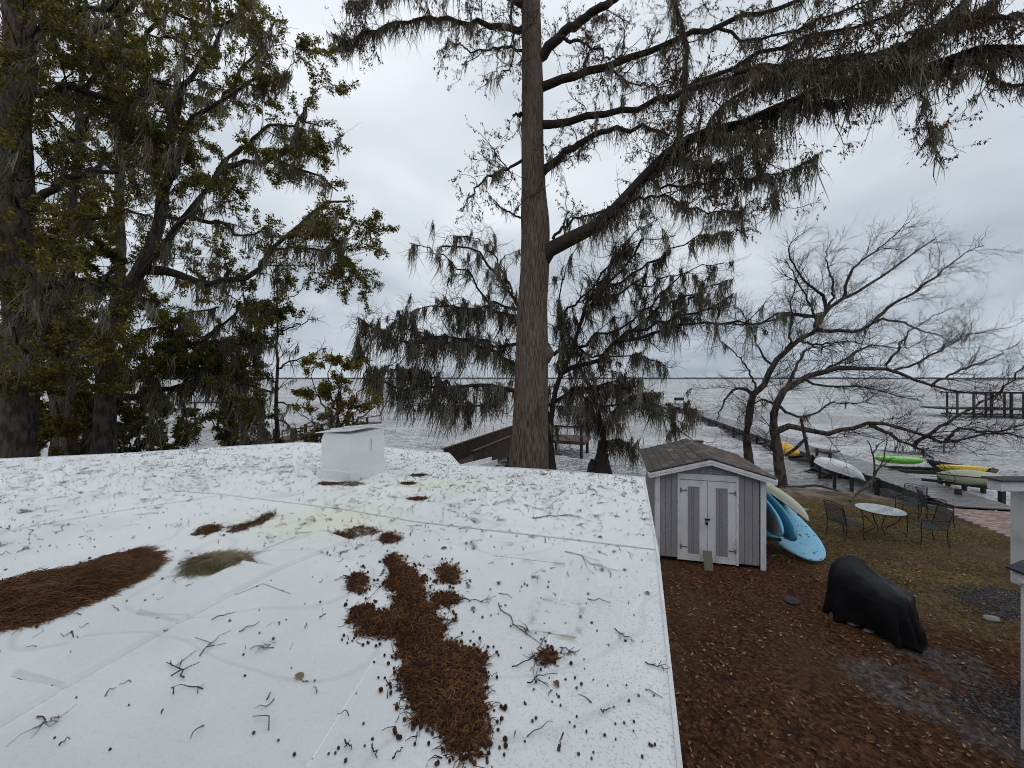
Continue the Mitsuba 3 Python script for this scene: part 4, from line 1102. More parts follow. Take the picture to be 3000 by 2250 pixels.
sh = children(rng, LP, LR, 1.3, (0.6, 1.3), (30, 70), (0, 0, -.25), .24, (0, 0, -.05), 6, .012, .35, .2)
c2 = children(rng, *c1, 5.5, (0.3, 0.85), (30, 75), (0, 0, 0), .25, (0, 0, -.02), 5, .0075, .5, .1)
c2b = children(rng, *sh, 5.5, (0.3, 0.75), (30, 75), (0, 0, -.1), .25, (0, 0, -.04), 5, .007, .5, .1)
c3 = children(rng, *c2, 4.5, (0.12, 0.42), (30, 70), (0, 0, 0), .25, (0, 0, -.06), 4, .0048, .6, .1)
put_twigs(cy, [c1, sh, c2, c2b, c3], 'twig_brown')
# catkins and curled brown needles at the twig ends
pos, _ = sample_on(rng, c2[0], c2[1], 24000, .2, 1)
pos2, _ = sample_on(rng, c3[0], c3[1], 14000, .3, 1)
lm, lc = leaves(rng, np.vstack([pos, pos2]), 0.085, [(0.12, 0.075, 0.05), (0.09, 0.06, 0.045), (0.16, 0.085, 0.05), (0.11, 0.09, 0.06)], 1.6, .34)
put(cy + '__catkins', lm, 'leaf', color=lc, kind='stuff')
# shaggy moss: dense on the right-hand limbs
mp, mt_, ml = [], [], []
for li, n_, lo, hi, t0 in [(0, 85, .15, .6, .25), (2, 60, .15, .6, .3), (1, 10, .12, .3, .3), (3, 12, .15, .5, .3), (4, 8, .1, .3, .3), (6, 10, .1, .3, .3), (8, 34, .15, .6, .25), (10, 60, .2, .75, .3), (11, 28, .15, .6, .15), (12, 210, .2, .85, .18), (13, 22, .1, .35, .1),
                           (14, 110, .18, .65, .05), (15, 26, .12, .35, .2), (16, 46, .2, .8, .1), (17, 20, .12, .5, .1), (18, 16, .15, .5, .1), (19, 30, .15, .5, .2), (20, 22, .12, .4, .2), (21, 46, .2, .7, .1), (22, 42, .2, .6, .1), (23, 12, .2, .5, .2), (24, 14, .15, .45, .2), (25, 26, .15, .5, .2), (26, 80, .2, .75, .1), (27, 60, .15, .55, .1), (28, 24, .2, .7, .1), (29, 22, .2, .7, .1), (14, 60, .2, .8, .1), (12, 60, .2, .6, .5), (12, 60, .4, 1.3, .12), (17, 26, .3, 1.0, .05), (18, 22, .3, 1.0, .05), (28, 16, .3, .9, .1), (29, 18, .3, 1.0, .1)]:
    a, b = sample_on(rng, LP[li:li + 1], LR[li:li + 1], n_, t0, 1)
    mp.append(a); mt_.append(b); ml.append(lo + (hi * 1.5 - lo) * rng.beta(1.2, 1.9, n_))
a, b = sample_on(rng, c1[0], c1[1], 330, .1, .9); mp.append(a); mt_.append(b); ml.append(.15 + .8 * rng.beta(1.1, 2.4, 330))
put_moss(cy, rng, np.vstack(mp), np.vstack(mt_), np.concatenate(ml), 23, (-.05, 0), 150, spread=.11, width=.0115)
# matted moss sleeve on the biggest right limbs
fz = children(rng, LP[[10, 12, 13, 14, 15, 16, 21, 22, 26, 27, 0]], LR[[10, 12, 13, 14, 15, 16, 21, 22, 26, 27, 0]], 75, (.08, .30), (60, 110), (0, 0, -.8), .6, (0, 0, -.4), 4, .006, .5, .2, rcap=2)
put(cy + '__moss_sleeve', tubes(*fz), 'moss_grey', color=np.repeat(np.array(MOSS_PAL)[rng.integers(0, 5, len(fz[0]))], 12, 0), kind='stuff')

# --- mossy cypress standing in the shallows behind it
rng = np.random.default_rng(33)
YM = 17.5
m1 = thing('mossy_tree', 'cypress in the shallows half hidden behind the great trunk, spreading limbs hung with grey moss', 'tree')
tr = [([(1600, 1420), (1606, 1340), (1612, 1230), (1625, 1150), (1640, 1100), (1665, 1050), (1700, 950), (1720, 880), (1780, 830), (1850, 760), (1880, 700)], 12, 3, 16.5),
      ([(1608, 1250), (1585, 1120), (1555, 980), (1510, 880), (1440, 790), (1380, 725), (1290, 722)], 11, 2, 16.5)]
P, R = limbs_of(m1, tr, YM, 'limb_bark', 18, 10, rng)
cone = tubes(np.array([at(1612, 1250, YM), at(1612, 1300, YM), at(1612, 1345, YM), at(1612, 1385, YM)])[None], np.array([[.12, .15, .22, .32]]), 12)
put(m1 + '__trunk', cone, 'limb_bark', smooth=True)
ML = [
    ([(1590, 1165), (1500, 1142), (1400, 1125), (1330, 1132), (1200, 1132), (1110, 1115), (1065, 1060), (1048, 990)], 9, 2, 15.5),
    ([(1580, 1090), (1500, 1060), (1400, 1010), (1240, 1005), (1100, 975), (1050, 930)], 7, 2, 15.8),
    ([(1560, 1000), (1440, 1010), (1350, 985), (1270, 980), (1150, 935)], 6, 1.5, 16.5),
    ([(1530, 910), (1430, 880), (1370, 800), (1280, 740), (1200, 712)], 5, 1, 17),
    ([(1545, 945), (1400, 900), (1300, 890), (1230, 900), (1150, 950)], 5, 1, 16),
    ([(1500, 860), (1450, 760), (1400, 700), (1330, 690)], 4, 1, 17.5),
    ([(1470, 1140), (1420, 1180), (1330, 1190), (1260, 1185), (1180, 1200)], 4, 1, 15.4),
    ([(1320, 1132), (1250, 1090), (1180, 1080), (1100, 1085)], 4, 1, 15),
    ([(1640, 1095), (1740, 1062), (1800, 1000), (1860, 965), (1960, 945), (2000, 928), (2100, 893), (2150, 860)], 9, 2, 15.5),
    ([(1800, 1000), (1900, 980), (2000, 950), (2080, 940), (2190, 952), (2320, 920), (2420, 912)], 6, 1.5, 15, 16.5),
    ([(1620, 1040), (1690, 1010), (1760, 980), (1850, 940), (1900, 900), (1960, 850), (2000, 800)], 6, 1.5, 16),
    ([(1665, 1050), (1690, 1010), (1740, 1050), (1790, 1040), (1860, 1040), (1930, 1050), (1960, 1095)], 5, 1, 16),
    ([(1610, 1190), (1650, 1160), (1700, 1132), (1800, 1122), (1900, 1180), (1980, 1250), (2060, 1292)], 7, 1, 15.5),
    ([(1650, 920), (1750, 820), (1830, 740), (1900, 700), (1980, 690)], 4, 1, 16),
    ([(1720, 880), (1800, 860), (1900, 830), (2000, 800), (2120, 770)], 4, 1, 16),
    ([(1650, 1140), (1720, 1170), (1800, 1190), (1870, 1180), (1950, 1190), (2040, 1200)], 5, 1, 15.5),
    ([(1970, 940), (2010, 890), (2060, 850), (2140, 820)], 4, 1, 15.3),
    ([(1705, 940), (1740, 860), (1790, 760), (1850, 690), (1930, 640)], 5, 1, 16.3),
    ([(1760, 850), (1850, 800), (1960, 740), (2070, 690), (2150, 680)], 5, 1, 16.0),
    ([(1640, 1100), (1650, 980), (1640, 870), (1665, 780), (1700, 700)], 5, 1, 16.6),
    ([(1850, 970), (1930, 900), (2010, 870), (2090, 790)], 4, 1, 15.6),
]
MP, MR = limbs_of(m1, ML, 17.3, 'limb_bark', 16, 8, rng, .09)
P2, R2 = np.concatenate([MP, resample_all(P, 16)]), np.concatenate([MR, R[:, np.linspace(0, 17, 16).astype(int)]])
c1 = children(rng, P2, R2, 4.2, (.7, 2.2), (35, 85), (0, 0, .10), .38, (0, 0, .02), 7, .022, .35, .06)
c2 = children(rng, *c1, 5.5, (.35, 1.3), (30, 75), (0, 0, .08), .38, (0, 0, .02), 5, .012, .5, .1)
c3 = children(rng, *c2, 3.0, (.15, .65), (30, 70), (0, 0, 0), .3, (0, 0, 0), 4, .0085, .6, .1)
put_twigs(m1, [c1, c2, c3], 'twig_dark')
mp, mt_, ml = [], [], []
for li in range(len(ML)):
    left = li < 8
    n_ = int(.42 * [85, 75, 50, 34, 50, 24, 44, 34, 70, 34, 40, 40, 95, 20, 24, 60, 16, 55, 60, 50, 40][li])
    a, b = sample_on(rng, MP[li:li + 1], MR[li:li + 1], n_, .08, 1)
    mp.append(a); mt_.append(b); ml.append(.35 + 1.45 * rng.beta(1.2, 2.0, n_) * (1.15 if li in (0, 1, 12, 15) else .9))
a, b = sample_on(rng, c1[0], c1[1], 330, .1, .95); mp.append(a); mt_.append(b); ml.append(.3 + 1.1 * rng.beta(1.2, 2.2, 330))
for li, n_ in ((0, 46), (1, 36), (4, 26), (6, 24), (7, 26), (2, 20)):
    a, b = sample_on(rng, MP[li:li + 1], MR[li:li + 1], n_, .1, 1); mp.append(a + rng.normal(size=a.shape) * .12); mt_.append(b); ml.append(.6 + 1.3 * rng.beta(1.3, 2.0, n_))
mp, mt_, ml = np.vstack(mp), np.vstack(mt_), np.concatenate(ml)
lf_ = mp[:, 0] < 0.8
put_moss(m1, rng, mp[lf_], mt_[lf_], ml[lf_], 32, (-.17, 0), 130, spread=.10, width=.016)
put_moss(m1, rng, mp[~lf_], mt_[~lf_], ml[~lf_], 32, (-.02, 0), 130, spread=.10, width=.016)

# --- second small one, its swollen foot in the water
rng = np.random.default_rng(35)
m2 = thing('mossy_tree', 'low mossy cypress with a swollen dark foot standing in the water left of the shed', 'tree')
P, R = limbs_of(m2, [([(1765, 1400), (1768, 1335), (1762, 1260), (1742, 1175), (1712, 1110), (1690, 1060)], 12, 4, 19)], 19.5, 'limb_bark', 16, 10, rng)
put(m2 + '__trunk', tubes(np.array([at(1765, 1290, 19.5), at(1764, 1330, 19.5), at(1762, 1362, 19.5), at(1762, 1395, 19.5)])[None], np.array([[.2, .3, .44, .62]]), 12), 'limb_bark', smooth=True)
put(m2 + '__root_knee', tubes(np.array([at(1735, 1345, 19.4), at(1733, 1365, 19.4), at(1732, 1395, 19.4)])[None], np.array([[.08, .18, .26]]), 9), 'limb_bark', smooth=True)
L2, R2_ = limbs_of(m2, [([(1764, 1280), (1800, 1200), (1860, 1160), (1930, 1150)], 5, 1, 18.5), ([(1755, 1230), (1700, 1190), (1640, 1190)], 4, 1, 19.5), ([(1764, 1300), (1810, 1290), (1850, 1310)], 4, 1, 18.8),
                        ([(1740, 1170), (1800, 1130), (1870, 1110)], 4, 1, 18.6), ([(1760, 1250), (1730, 1230), (1690, 1240)], 4, 1, 19.5)], 19.5, 'limb_bark', 12, 7, rng)
c1 = children(rng, L2, R2_, 3, (.6, 1.4), (35, 80), (0, 0, .1), .25, (0, 0, 0), 6, .014, .4, .1)
c2 = children(rng, *c1, 5, (.3, .8), (30, 75), (0, 0, 0), .25, (0, 0, 0), 5, .008, .5, .1)
put_twigs(m2, [c1, c2], 'twig_dark')
a, b = sample_on(rng, L2, R2_, 170, .05, 1); a2, b2 = sample_on(rng, c1[0], c1[1], 60, .1, .9)
put_moss(m2, rng, np.vstack([a, a2]), np.vstack([b, b2]), rng.uniform(.4, 1.35, 230), 24, (0, 0), 70, spread=.16, width=.018)

# --- the bare trees at right
def bare(key, label, specs, Y0, seed, moss_n, twig=(3.2, 4.6, 4.2), sides=10, tier=(1.0, 2.4), bias=(0.10, 0, .10)):
    rng = np.random.default_rng(seed)
    t = thing(key, label, 'tree')
    P0, R0 = limb(specs[0], Y0, 24)
    P0[1:-1] += rng.normal(size=(22, 3)) * .02
    put(t + '__trunk', tubes(P0[None], R0[None], 14), 'grey_bark', smooth=True)
    P, R = limbs_of(t, specs[1:], Y0, 'grey_bark', 18, sides, rng, .025)
    AP = np.concatenate([P, resample_all(P0[None], 18)]); AR = np.concatenate([R, np.interp(np.linspace(0, 23, 18), np.arange(24), R0)[None]])
    c1 = children(rng, AP, AR, twig[0] * .8, tier, (25, 65), bias, .17, (.02, 0, .02), 7, .014, .35, .12)
    c2 = children(rng, *c1, twig[1] * 1.0, (.45, 1.4), (25, 60), bias, .2, (.02, 0, .02), 6, .0115, .45, .08)
    c2b = children(rng, AP, AR, twig[1] * 1.1, (.4, 1.4), (30, 75), bias, .2, (.02, 0, .02), 6, .0115, .45, .25)
    c3 = children(rng, np.concatenate([c2[0], c2b[0]]), np.concatenate([c2[1], c2b[1]]), twig[2] * 2.1, (.2, .85), (25, 55), bias, .15, (.02, 0, .01), 4, .0092, .6, .08)
    put_twigs(t, [c1, c2, c2b, c3], 'twig_dark')
    if moss_n:
        a, b = sample_on(rng, P, R, moss_n, .2, 1)
        put_moss(t, rng, a, b, rng.uniform(.15, .6, moss_n), 20, (-.05, 0), moss_n, spread=.10, width=.013)
    return t


bare('bare_tree', 'leafless tree with leaning main limb rising behind the shed roof', [
    ([(2202, 1440), (2196, 1390), (2191, 1331), (2187, 1275), (2194, 1212), (2205, 1157), (2228, 1145), (2243, 1112), (2263, 1073), (2298, 1033), (2348, 993), (2392, 966), (2422, 909), (2462, 879), (2522, 849), (2596, 799), (2680, 740), (2740, 700)], 16, 1.5, 16.0),
    ([(2392, 966), (2440, 970), (2500, 970), (2586, 936), (2646, 943), (2700, 968), (2760, 985)], 7, 1.5, 15.0, 16.5),
    ([(2560, 945), (2600, 905), (2640, 880), (2700, 840), (2800, 760), (2880, 720)], 6, 1, 14.5, 15.5),
    ([(2400, 930), (2318, 921), (2250, 944), (2190, 953), (2100, 945), (2060, 955)], 6, 1.5, 16.5),
    ([(2270, 1060), (2310, 1000), (2318, 930), (2313, 889), (2325, 850), (2340, 780)], 5, 1, 17),
    ([(2392, 966), (2377, 899), (2365, 870), (2330, 810), (2300, 760)], 5, 1, 17),
    ([(2422, 909), (2412, 869), (2377, 839), (2340, 800), (2310, 740), (2340, 690)], 6, 1, 16.8),
    ([(2470, 876), (2490, 800), (2560, 740), (2620, 690), (2665, 650)], 5, 1, 16),
    ([(2205, 1157), (2170, 1137), (2140, 1150), (2118, 1185), (2100, 1230)], 6, 1.5, 16.5),
    ([(2215, 1150), (2190, 1080), (2150, 1030), (2110, 1000)], 4, 1, 17.2),
    ([(2262, 1075), (2220, 1010), (2200, 960), (2160, 900)], 4, 1, 17.2),
    ([(2340, 996), (2400, 1010), (2480, 1000), (2570, 1020)], 4, 1, 16.6),
    ([(2430, 900), (2440, 830), (2420, 760), (2440, 700)], 4, 1, 16.9),
], 17.0, 41, 12)
bare('bare_tree', 'gnarled leafless tree with long arching low limbs standing at the shore', [
    ([(2296, 1470), (2292, 1440), (2287, 1400), (2280, 1340), (2275, 1296), (2265, 1237), (2270, 1192), (2288, 1167), (2303, 1142), (2350, 1108), (2397, 1090), (2472, 1078), (2537, 1078), (2616, 1085), (2661, 1107), (2735, 1132), (2830, 1150), (2920, 1160)], 19, 1.5, 13.5),
    ([(2278, 1262), (2300, 1250), (2318, 1250), (2372, 1264), (2422, 1272), (2497, 1254), (2571, 1240), (2646, 1254), (2720, 1281), (2770, 1296), (2810, 1290), (2870, 1278), (2930, 1268), (3000, 1282)], 10, 2, 13.0),
    ([(2546, 1246), (2596, 1266), (2636, 1291), (2680, 1311), (2715, 1330), (2735, 1345)], 7, 2, 13.6, 14.4),
    ([(2676, 1311), (2705, 1282), (2725, 1262), (2770, 1240), (2840, 1200), (2900, 1170), (2960, 1110), (3020, 1060)], 6, 1.5, 12.5, 14.0),
    ([(2770, 1294), (2800, 1262), (2832, 1255), (2880, 1266), (2930, 1262), (3010, 1240)], 5, 2, 12.8, 13.6),
    ([(2305, 1142), (2320, 1100), (2335, 1070), (2355, 1035), (2388, 1015), (2450, 1030)], 6, 1, 16),
    ([(2275, 1185), (2310, 1210), (2345, 1220), (2395, 1210), (2440, 1180), (2500, 1185), (2560, 1160)], 5, 1, 14.4),
    ([(2420, 1084), (2480, 1050), (2560, 1010), (2640, 1020), (2720, 980)], 4, 1, 14),
    ([(2620, 1085), (2700, 1060), (2760, 1020), (2850, 980), (2960, 960)], 4, 1, 13, 14.4),
    ([(2600, 1082), (2640, 1000), (2700, 950), (2790, 900)], 4, 1, 13.4, 14.4),
    ([(2730, 1130), (2800, 1090), (2880, 1060), (2990, 1000)], 4, 1, 12.8, 13.8),
    ([(2270, 1190), (2240, 1170), (2200, 1190), (2160, 1230)], 4, 1, 15.6),
    ([(2350, 1110), (2420, 1130), (2500, 1130), (2600, 1150), (2700, 1180)], 4, 1, 13.8, 14.8),
], 15.2, 43, 22)
# snag beside it and the little shrub at the pier
sg = thing('driftwood_snag', 'broken grey branch leaning against the shore tree over the steps', 'branch')
scene[sg] = ply(cat([tubes(np.array([at(2300, 1335, 14.8), at(2330, 1315, 14.6), at(2365, 1280, 14.4)])[None], np.array([[.05, .06, .05]]), 7), tubes(np.array([at(2369, 1340, 14.4), at(2363, 1300, 14.4), at(2352, 1250, 14.4), at(2345, 1225, 14.4)])[None], np.array([[.07, .06, .06, .03]]), 7)]), 'grey_bark', smooth=True)
rng = np.random.default_rng(47)
shr = thing('bare_shrub', 'slim leafless shrub on the bank at the left edge of the pier', 'shrub')
SP, SR = limbs_of(shr, [([(2560, 1400), (2562, 1370), (2560, 1340), (2552, 1310), (2540, 1290)], 3.2, 1.2, 13.6), ([(2560, 1400), (2575, 1370), (2590, 1340), (2597, 1310), (2596, 1270)], 2.6, 1, 13.4), ([(2562, 1385), (2590, 1360), (2620, 1340)], 2.2, 1, 13.3),
                        ([(2556, 1330), (2580, 1300), (2610, 1275)], 2, .8, 13.5), ([(2560, 1405), (2520, 1440), (2490, 1468)], 5, 3, 12.9)], 13.6, 'grey_bark', 10, 6, rng, .008)
c1 = children(rng, SP[:4], SR[:4], 7, (.2, .7), (25, 60), (0, 0, .2), .2, (0, 0, .02), 6, .005, .4, .3)
c2 = children(rng, *c1, 6, (.1, .3), (25, 60), (0, 0, .1), .2, (0, 0, .02), 5, .0035, .5, .2)
put_twigs(shr, [c1, c2], 'twig_dark')

# --- evergreen and mossy trees at left
OLIVE = [(0.198, 0.162, 0.043), (0.141, 0.135, 0.038), (0.097, 0.104, 0.034), (0.241, 0.174, 0.046), (0.08, 0.087, 0.031)]
GOLD = [(0.283, 0.214, 0.044), (0.206, 0.184, 0.044), (0.131, 0.13, 0.041), (0.327, 0.203, 0.041)]
DARK = [(0.086, 0.091, 0.035), (0.118, 0.122, 0.039), (0.067, 0.072, 0.03), (0.168, 0.146, 0.05)]
RUST = [(0.222, 0.107, 0.044), (0.166, 0.096, 0.039), (0.178, 0.138, 0.049), (0.134, 0.117, 0.044)]


def leafy(key, label, trunk, specs, Y0, seed, pal, n_leaf, size, moss_n, tier=((1.2, 3.0), (.5, 1.3), (.2, .5)), dens=(2.4, 3.2, 4.0), mlen=(.25, .9), droop=.4, dead=0.0, cat_='tree'):
    rng = np.random.default_rng(seed)
    t = thing(key, label, cat_)
    P0, R0 = limb(trunk, Y0, 18)
    P0[1:-1] += rng.normal(size=(16, 3)) * .03
    put(t + '__trunk', tubes(P0[None], R0[None], 14), 'grey_bark', smooth=True)
    P, R = limbs_of(t, specs, Y0, 'limb_bark', 14, 8, rng, .04)
    AP = np.concatenate([P, resample_all(P0[None], 14)]); AR = np.concatenate([R, np.interp(np.linspace(0, 17, 14), np.arange(18), R0)[None]])
    c1 = children(rng, AP, AR, dens[0], tier[0], (35, 80), (0, 0, .1), .25, (0, 0, .0), 6, .022, .35, .2)
    c2 = children(rng, *c1, dens[1], tier[1], (30, 75), (0, 0, .05), .25, (0, 0, 0), 5, .010, .45, .15)
    c3 = children(rng, *c2, dens[2], tier[2], (30, 70), (0, 0, 0), .25, (0, 0, 0), 4, .006, .6, .1)
    put_twigs(t, [c1, c2, c3], 'twig_dark')
    if n_leaf:
        clump = meshkit.fbm(c2[0][:, 0] * .55 + seed, 3, seed)                       # foliage gathers in clumps, gaps between
        w = np.clip((clump - .36) * 5, 0.02, 1)
        keep = rng.uniform(size=len(w)) < w
        cP, cR = c2[0][keep], c2[1][keep]
        a, _ = sample_on(rng, cP, cR, int(n_leaf * .40), .2, 1)
        w3 = np.clip((meshkit.fbm(c3[0][:, 0] * .55 + seed, 3, seed) - .36) * 5, .02, 1); k3 = rng.uniform(size=len(w3)) < w3
        b, _ = sample_on(rng, c3[0][k3], c3[1][k3], int(n_leaf * .27), .2, 1)
        pos = np.vstack([a, b]) + rng.normal(size=(len(a) + len(b), 3)) * .05
        lm, lc = leaves(rng, pos, size * 1.18, pal, droop, .5)
        tone = 0.75 + 0.7 * meshkit.noise(pos * .8 + 5, seed)[:, None]
        put(t + '__foliage', lm, 'leaf', color=lc * np.repeat(tone, 4, 0), kind='stuff')
    if moss_n:
        a, b = sample_on(rng, P, R, moss_n // 2, .15, 1); a2, b2 = sample_on(rng, c1[0], c1[1], moss_n - moss_n // 2, .1, .9)
        put_moss(t, rng, np.vstack([a, a2]), np.vstack([b, b2]), rng.uniform(*mlen, moss_n), 22, (-.20, 0), min(60, moss_n // 3), spread=.12, width=.014)
    return t


leafy('evergreen_tree', 'massive dark trunked evergreen at the far left edge with mossy horizontal limbs', ([(50, 1430), (52, 1250), (58, 1000), (52, 700), (48, 400), (55, 150), (50, -200)], 42, 30, 11),
      [([(60, 270), (160, 262), (250, 262), (330, 290), (420, 265), (500, 250)], 16, 5, 10.5), ([(60, 640), (150, 560), (260, 500), (360, 500), (460, 440)], 14, 4, 10.5), ([(60, 130), (170, 60), (290, 20), (420, -40)], 14, 4, 10.5),
       ([(50, 900), (140, 850), (230, 820), (300, 840)], 12, 4, 10.5), ([(40, 420), (-80, 330), (-200, 250)], 12, 4, 10), ([(55, 0), (150, 90), (240, 130), (330, 150)], 9, 3, 10.2), ([(50, 1080), (130, 1010), (210, 1000), (280, 1040)], 8, 3, 10.4), ([(50, 760), (-60, 700), (-180, 720)], 10, 3, 10),
       ([(50, 620), (30, 560), (10, 500), (40, 440)], 10, 3, 8.6), ([(50, 980), (70, 900), (110, 860), (90, 800)], 9, 3, 8.8), ([(55, 300), (80, 220), (60, 140), (110, 80)], 9, 3, 8.8), ([(50, 1150), (20, 1100), (60, 1040), (40, 960)], 8, 3, 9)],
      11.0, 51, OLIVE, 72000, .08, 240)
leafy('mossy_oak', 'broad leaning oak with olive leaves and moss, trunk rising behind the roof at left', ([(300, 1420), (305, 1280), (310, 1120), (312, 980), (325, 930), (360, 880), (410, 800), (450, 700), (478, 600), (495, 500), (505, 360), (520, 220)], 32, 8, 13),
      [([(325, 930), (400, 830), (470, 720), (540, 640), (600, 560), (650, 500), (700, 440)], 16, 4, 12.5), ([(470, 620), (520, 470), (560, 360), (600, 335), (640, 312), (720, 250), (780, 220)], 13, 3, 12.3),
       ([(420, 790), (520, 800), (620, 830), (736, 800), (770, 765), (805, 730), (900, 640), (960, 600), (1020, 590)], 15, 3, 12.0), ([(640, 500), (720, 480), (800, 470), (900, 500), (990, 560)], 9, 2, 12.2),
       ([(690, 450), (780, 380), (860, 360), (940, 370)], 7, 2, 12.4), ([(505, 360), (560, 220), (640, 120), (700, 40), (760, -30)], 9, 3, 12.5), ([(490, 420), (400, 330), (330, 250), (300, 150)], 8, 3, 13), ([(640, 312), (700, 220), (770, 120), (830, 60)], 6, 2, 12.6),
       ([(800, 735), (870, 720), (950, 730), (1010, 700)], 6, 1.5, 11.8), ([(720, 245), (800, 240), (850, 210)], 5, 1.5, 12.2), ([(900, 640), (960, 680), (1000, 740), (990, 790)], 5, 1.5, 11.8), ([(560, 640), (640, 650), (720, 690), (790, 680)], 8, 2, 12.2)],
      13.0, 52, OLIVE + RUST[2:], 105000, .072, 420)
leafy('mossy_oak', 'low limbed mossy oak spreading over the shore behind the left roof edge', ([(255, 1420), (262, 1300), (285, 1220), (330, 1180)], 24, 14, 15),
      [([(330, 1180), (398, 1157), (440, 1145), (497, 1142), (560, 1130), (620, 1122), (720, 1130), (800, 1150)], 13, 3, 14.5), ([(320, 1180), (420, 1080), (520, 1020), (620, 1000), (700, 1010), (790, 1000)], 10, 2, 14.5), ([(300, 1190), (330, 1060), (420, 980), (520, 930), (640, 900)], 10, 2, 14.5),
       ([(285, 1210), (200, 1120), (120, 1080)], 8, 2, 14.5), ([(600, 1000), (660, 940), (720, 900), (780, 880)], 6, 1.5, 14.3), ([(620, 1122), (680, 1180), (740, 1230), (790, 1270)], 6, 1.5, 14.2), ([(440, 1145), (450, 1200), (440, 1260)], 5, 2, 14.5), ([(520, 1020), (590, 1080), (660, 1100), (700, 1150)], 5, 1.5, 14.4)],
      15.0, 53, DARK + OLIVE, 85000, .085, 380, mlen=(.4, 1.3))
leafy('background_tree', 'tall pale trunked tree showing its stem against the sky at upper left', ([(352, 1000), (352, 600), (353, 200), (352, 60), (345, -200)], 13, 9, 19),
      [([(352, 160), (420, 110), (470, 60), (540, -30)], 8, 3, 19), ([(352, 110), (290, 60), (240, -20)], 8, 3, 19), ([(352, 420), (440, 350), (520, 300)], 7, 2, 19), ([(352, 520), (270, 440), (200, 400)], 7, 2, 19), ([(352, 60), (440, 0), (520, 40), (620, 70), (720, 60), (800, 120)], 7, 2, 17)],
      19.0, 54, OLIVE, 24000, .11, 90)
leafy('evergreen_tree', 'dark evergreen mass closing the view low at far left behind the trunks', ([(170, 1430), (175, 1250), (168, 1050), (180, 850)], 26, 14, 17),
      [([(172, 1150), (100, 1100), (20, 1080), (-60, 1050)], 8, 3, 16.5), ([(172, 1080), (250, 1030), (340, 1000), (430, 1010)], 8, 2, 16.5), ([(175, 980), (120, 880), (60, 800)], 8, 2, 16.5), ([(175, 940), (240, 860), (320, 800), (420, 760)], 8, 2, 16.5),
       ([(172, 1200), (90, 1210), (10, 1230)], 8, 2, 16), ([(172, 1180), (240, 1200), (330, 1240), (400, 1250)], 7, 2, 16), ([(175, 860), (150, 760), (180, 660), (240, 600)], 8, 2, 16.5)],
      17.0, 55, DARK, 85000, .11, 120)
leafy('understory_shrub', 'yellow green leafy shrub at the far left just above the roof edge', ([(70, 1420), (72, 1300), (70, 1200)], 6, 3, 12.5),
      [([(70, 1320), (110, 1220), (140, 1120), (150, 1060)], 4, 1, 12.2), ([(70, 1300), (30, 1200), (20, 1100)], 4, 1, 12.2), ([(70, 1330), (170, 1260), (230, 1180)], 4, 1, 12.2), ([(70, 1340), (-20, 1280), (-80, 1200)], 4, 1, 12), ([(70, 1250), (80, 1120), (70, 1020)], 4, 1, 12.2)],
      12.5, 56, GOLD + OLIVE, 22000, .09, 0, tier=((.6, 1.2), (.3, .7), (.15, .3)), dens=(3.5, 3.5, 3), cat_='shrub')
leafy('evergreen_tree', 'olive leaved tree filling the upper left between the dark trunk and the oak', ([(215, 1430), (212, 1200), (205, 900), (215, 600), (235, 300), (240, 60)], 18, 6, 14.5),
      [([(212, 700), (280, 640), (370, 620), (450, 640)], 8, 2, 14), ([(215, 560), (300, 470), (400, 420), (480, 440)], 8, 2, 14), ([(225, 400), (320, 300), (430, 260), (560, 280)], 8, 2, 13.6), ([(235, 280), (320, 180), (430, 120), (560, 130)], 8, 2, 13.6), ([(238, 160), (320, 60), (420, 0), (520, -60)], 7, 2, 14),
       ([(225, 420), (150, 340), (90, 300)], 7, 2, 14), ([(212, 760), (130, 690), (60, 660)], 7, 2, 13.5), ([(208, 900), (300, 840), (400, 860), (470, 900)], 7, 2, 14), ([(208, 1000), (130, 940), (60, 960)], 7, 2, 13.5), ([(240, 120), (160, 40), (100, -40)], 6, 2, 14), ([(230, 300), (330, 350), (450, 370), (560, 400)], 6, 2, 13.4)],
      14.5, 61, OLIVE + GOLD[:2], 85000, .08, 160)
leafy('understory_shrub', 'dark green bush along the shore under the leaning oak', ([(400, 1420), (402, 1330), (405, 1260)], 6, 3, 16.5),
      [([(400, 1340), (350, 1260), (330, 1210)], 4, 1, 16.2), ([(402, 1330), (450, 1250), (500, 1210)], 4, 1, 16.2), ([(402, 1320), (410, 1220), (420, 1160)], 4, 1, 16.2), ([(402, 1350), (480, 1310), (560, 1290)], 4, 1, 16.2), ([(402, 1350), (300, 1310), (220, 1290)], 4, 1, 16.2)],
      16.5, 62, DARK + OLIVE, 30000, .10, 0, tier=((.7, 1.5), (.4, .8), (.15, .3)), dens=(3.5, 3.5, 3), cat_='shrub')
leafy('understory_shrub', 'dark olive bush on the bank in front of the young cypress', ([(690, 1400), (692, 1320), (696, 1260)], 6, 3, 16),
      [([(690, 1330), (640, 1260), (610, 1200)], 4, 1, 15.6), ([(692, 1320), (740, 1250), (780, 1190)], 4, 1, 15.6), ([(692, 1310), (700, 1210), (705, 1130)], 4, 1, 15.6), ([(692, 1340), (760, 1300), (830, 1270)], 4, 1, 15.6), ([(692, 1270), (650, 1150), (640, 1080)], 4, 1, 15.8)],
      16.0, 63, DARK + OLIVE, 17000, .09, 30, tier=((.6, 1.3), (.3, .7), (.15, .3)), dens=(3.5, 3.5, 3), cat_='shrub')
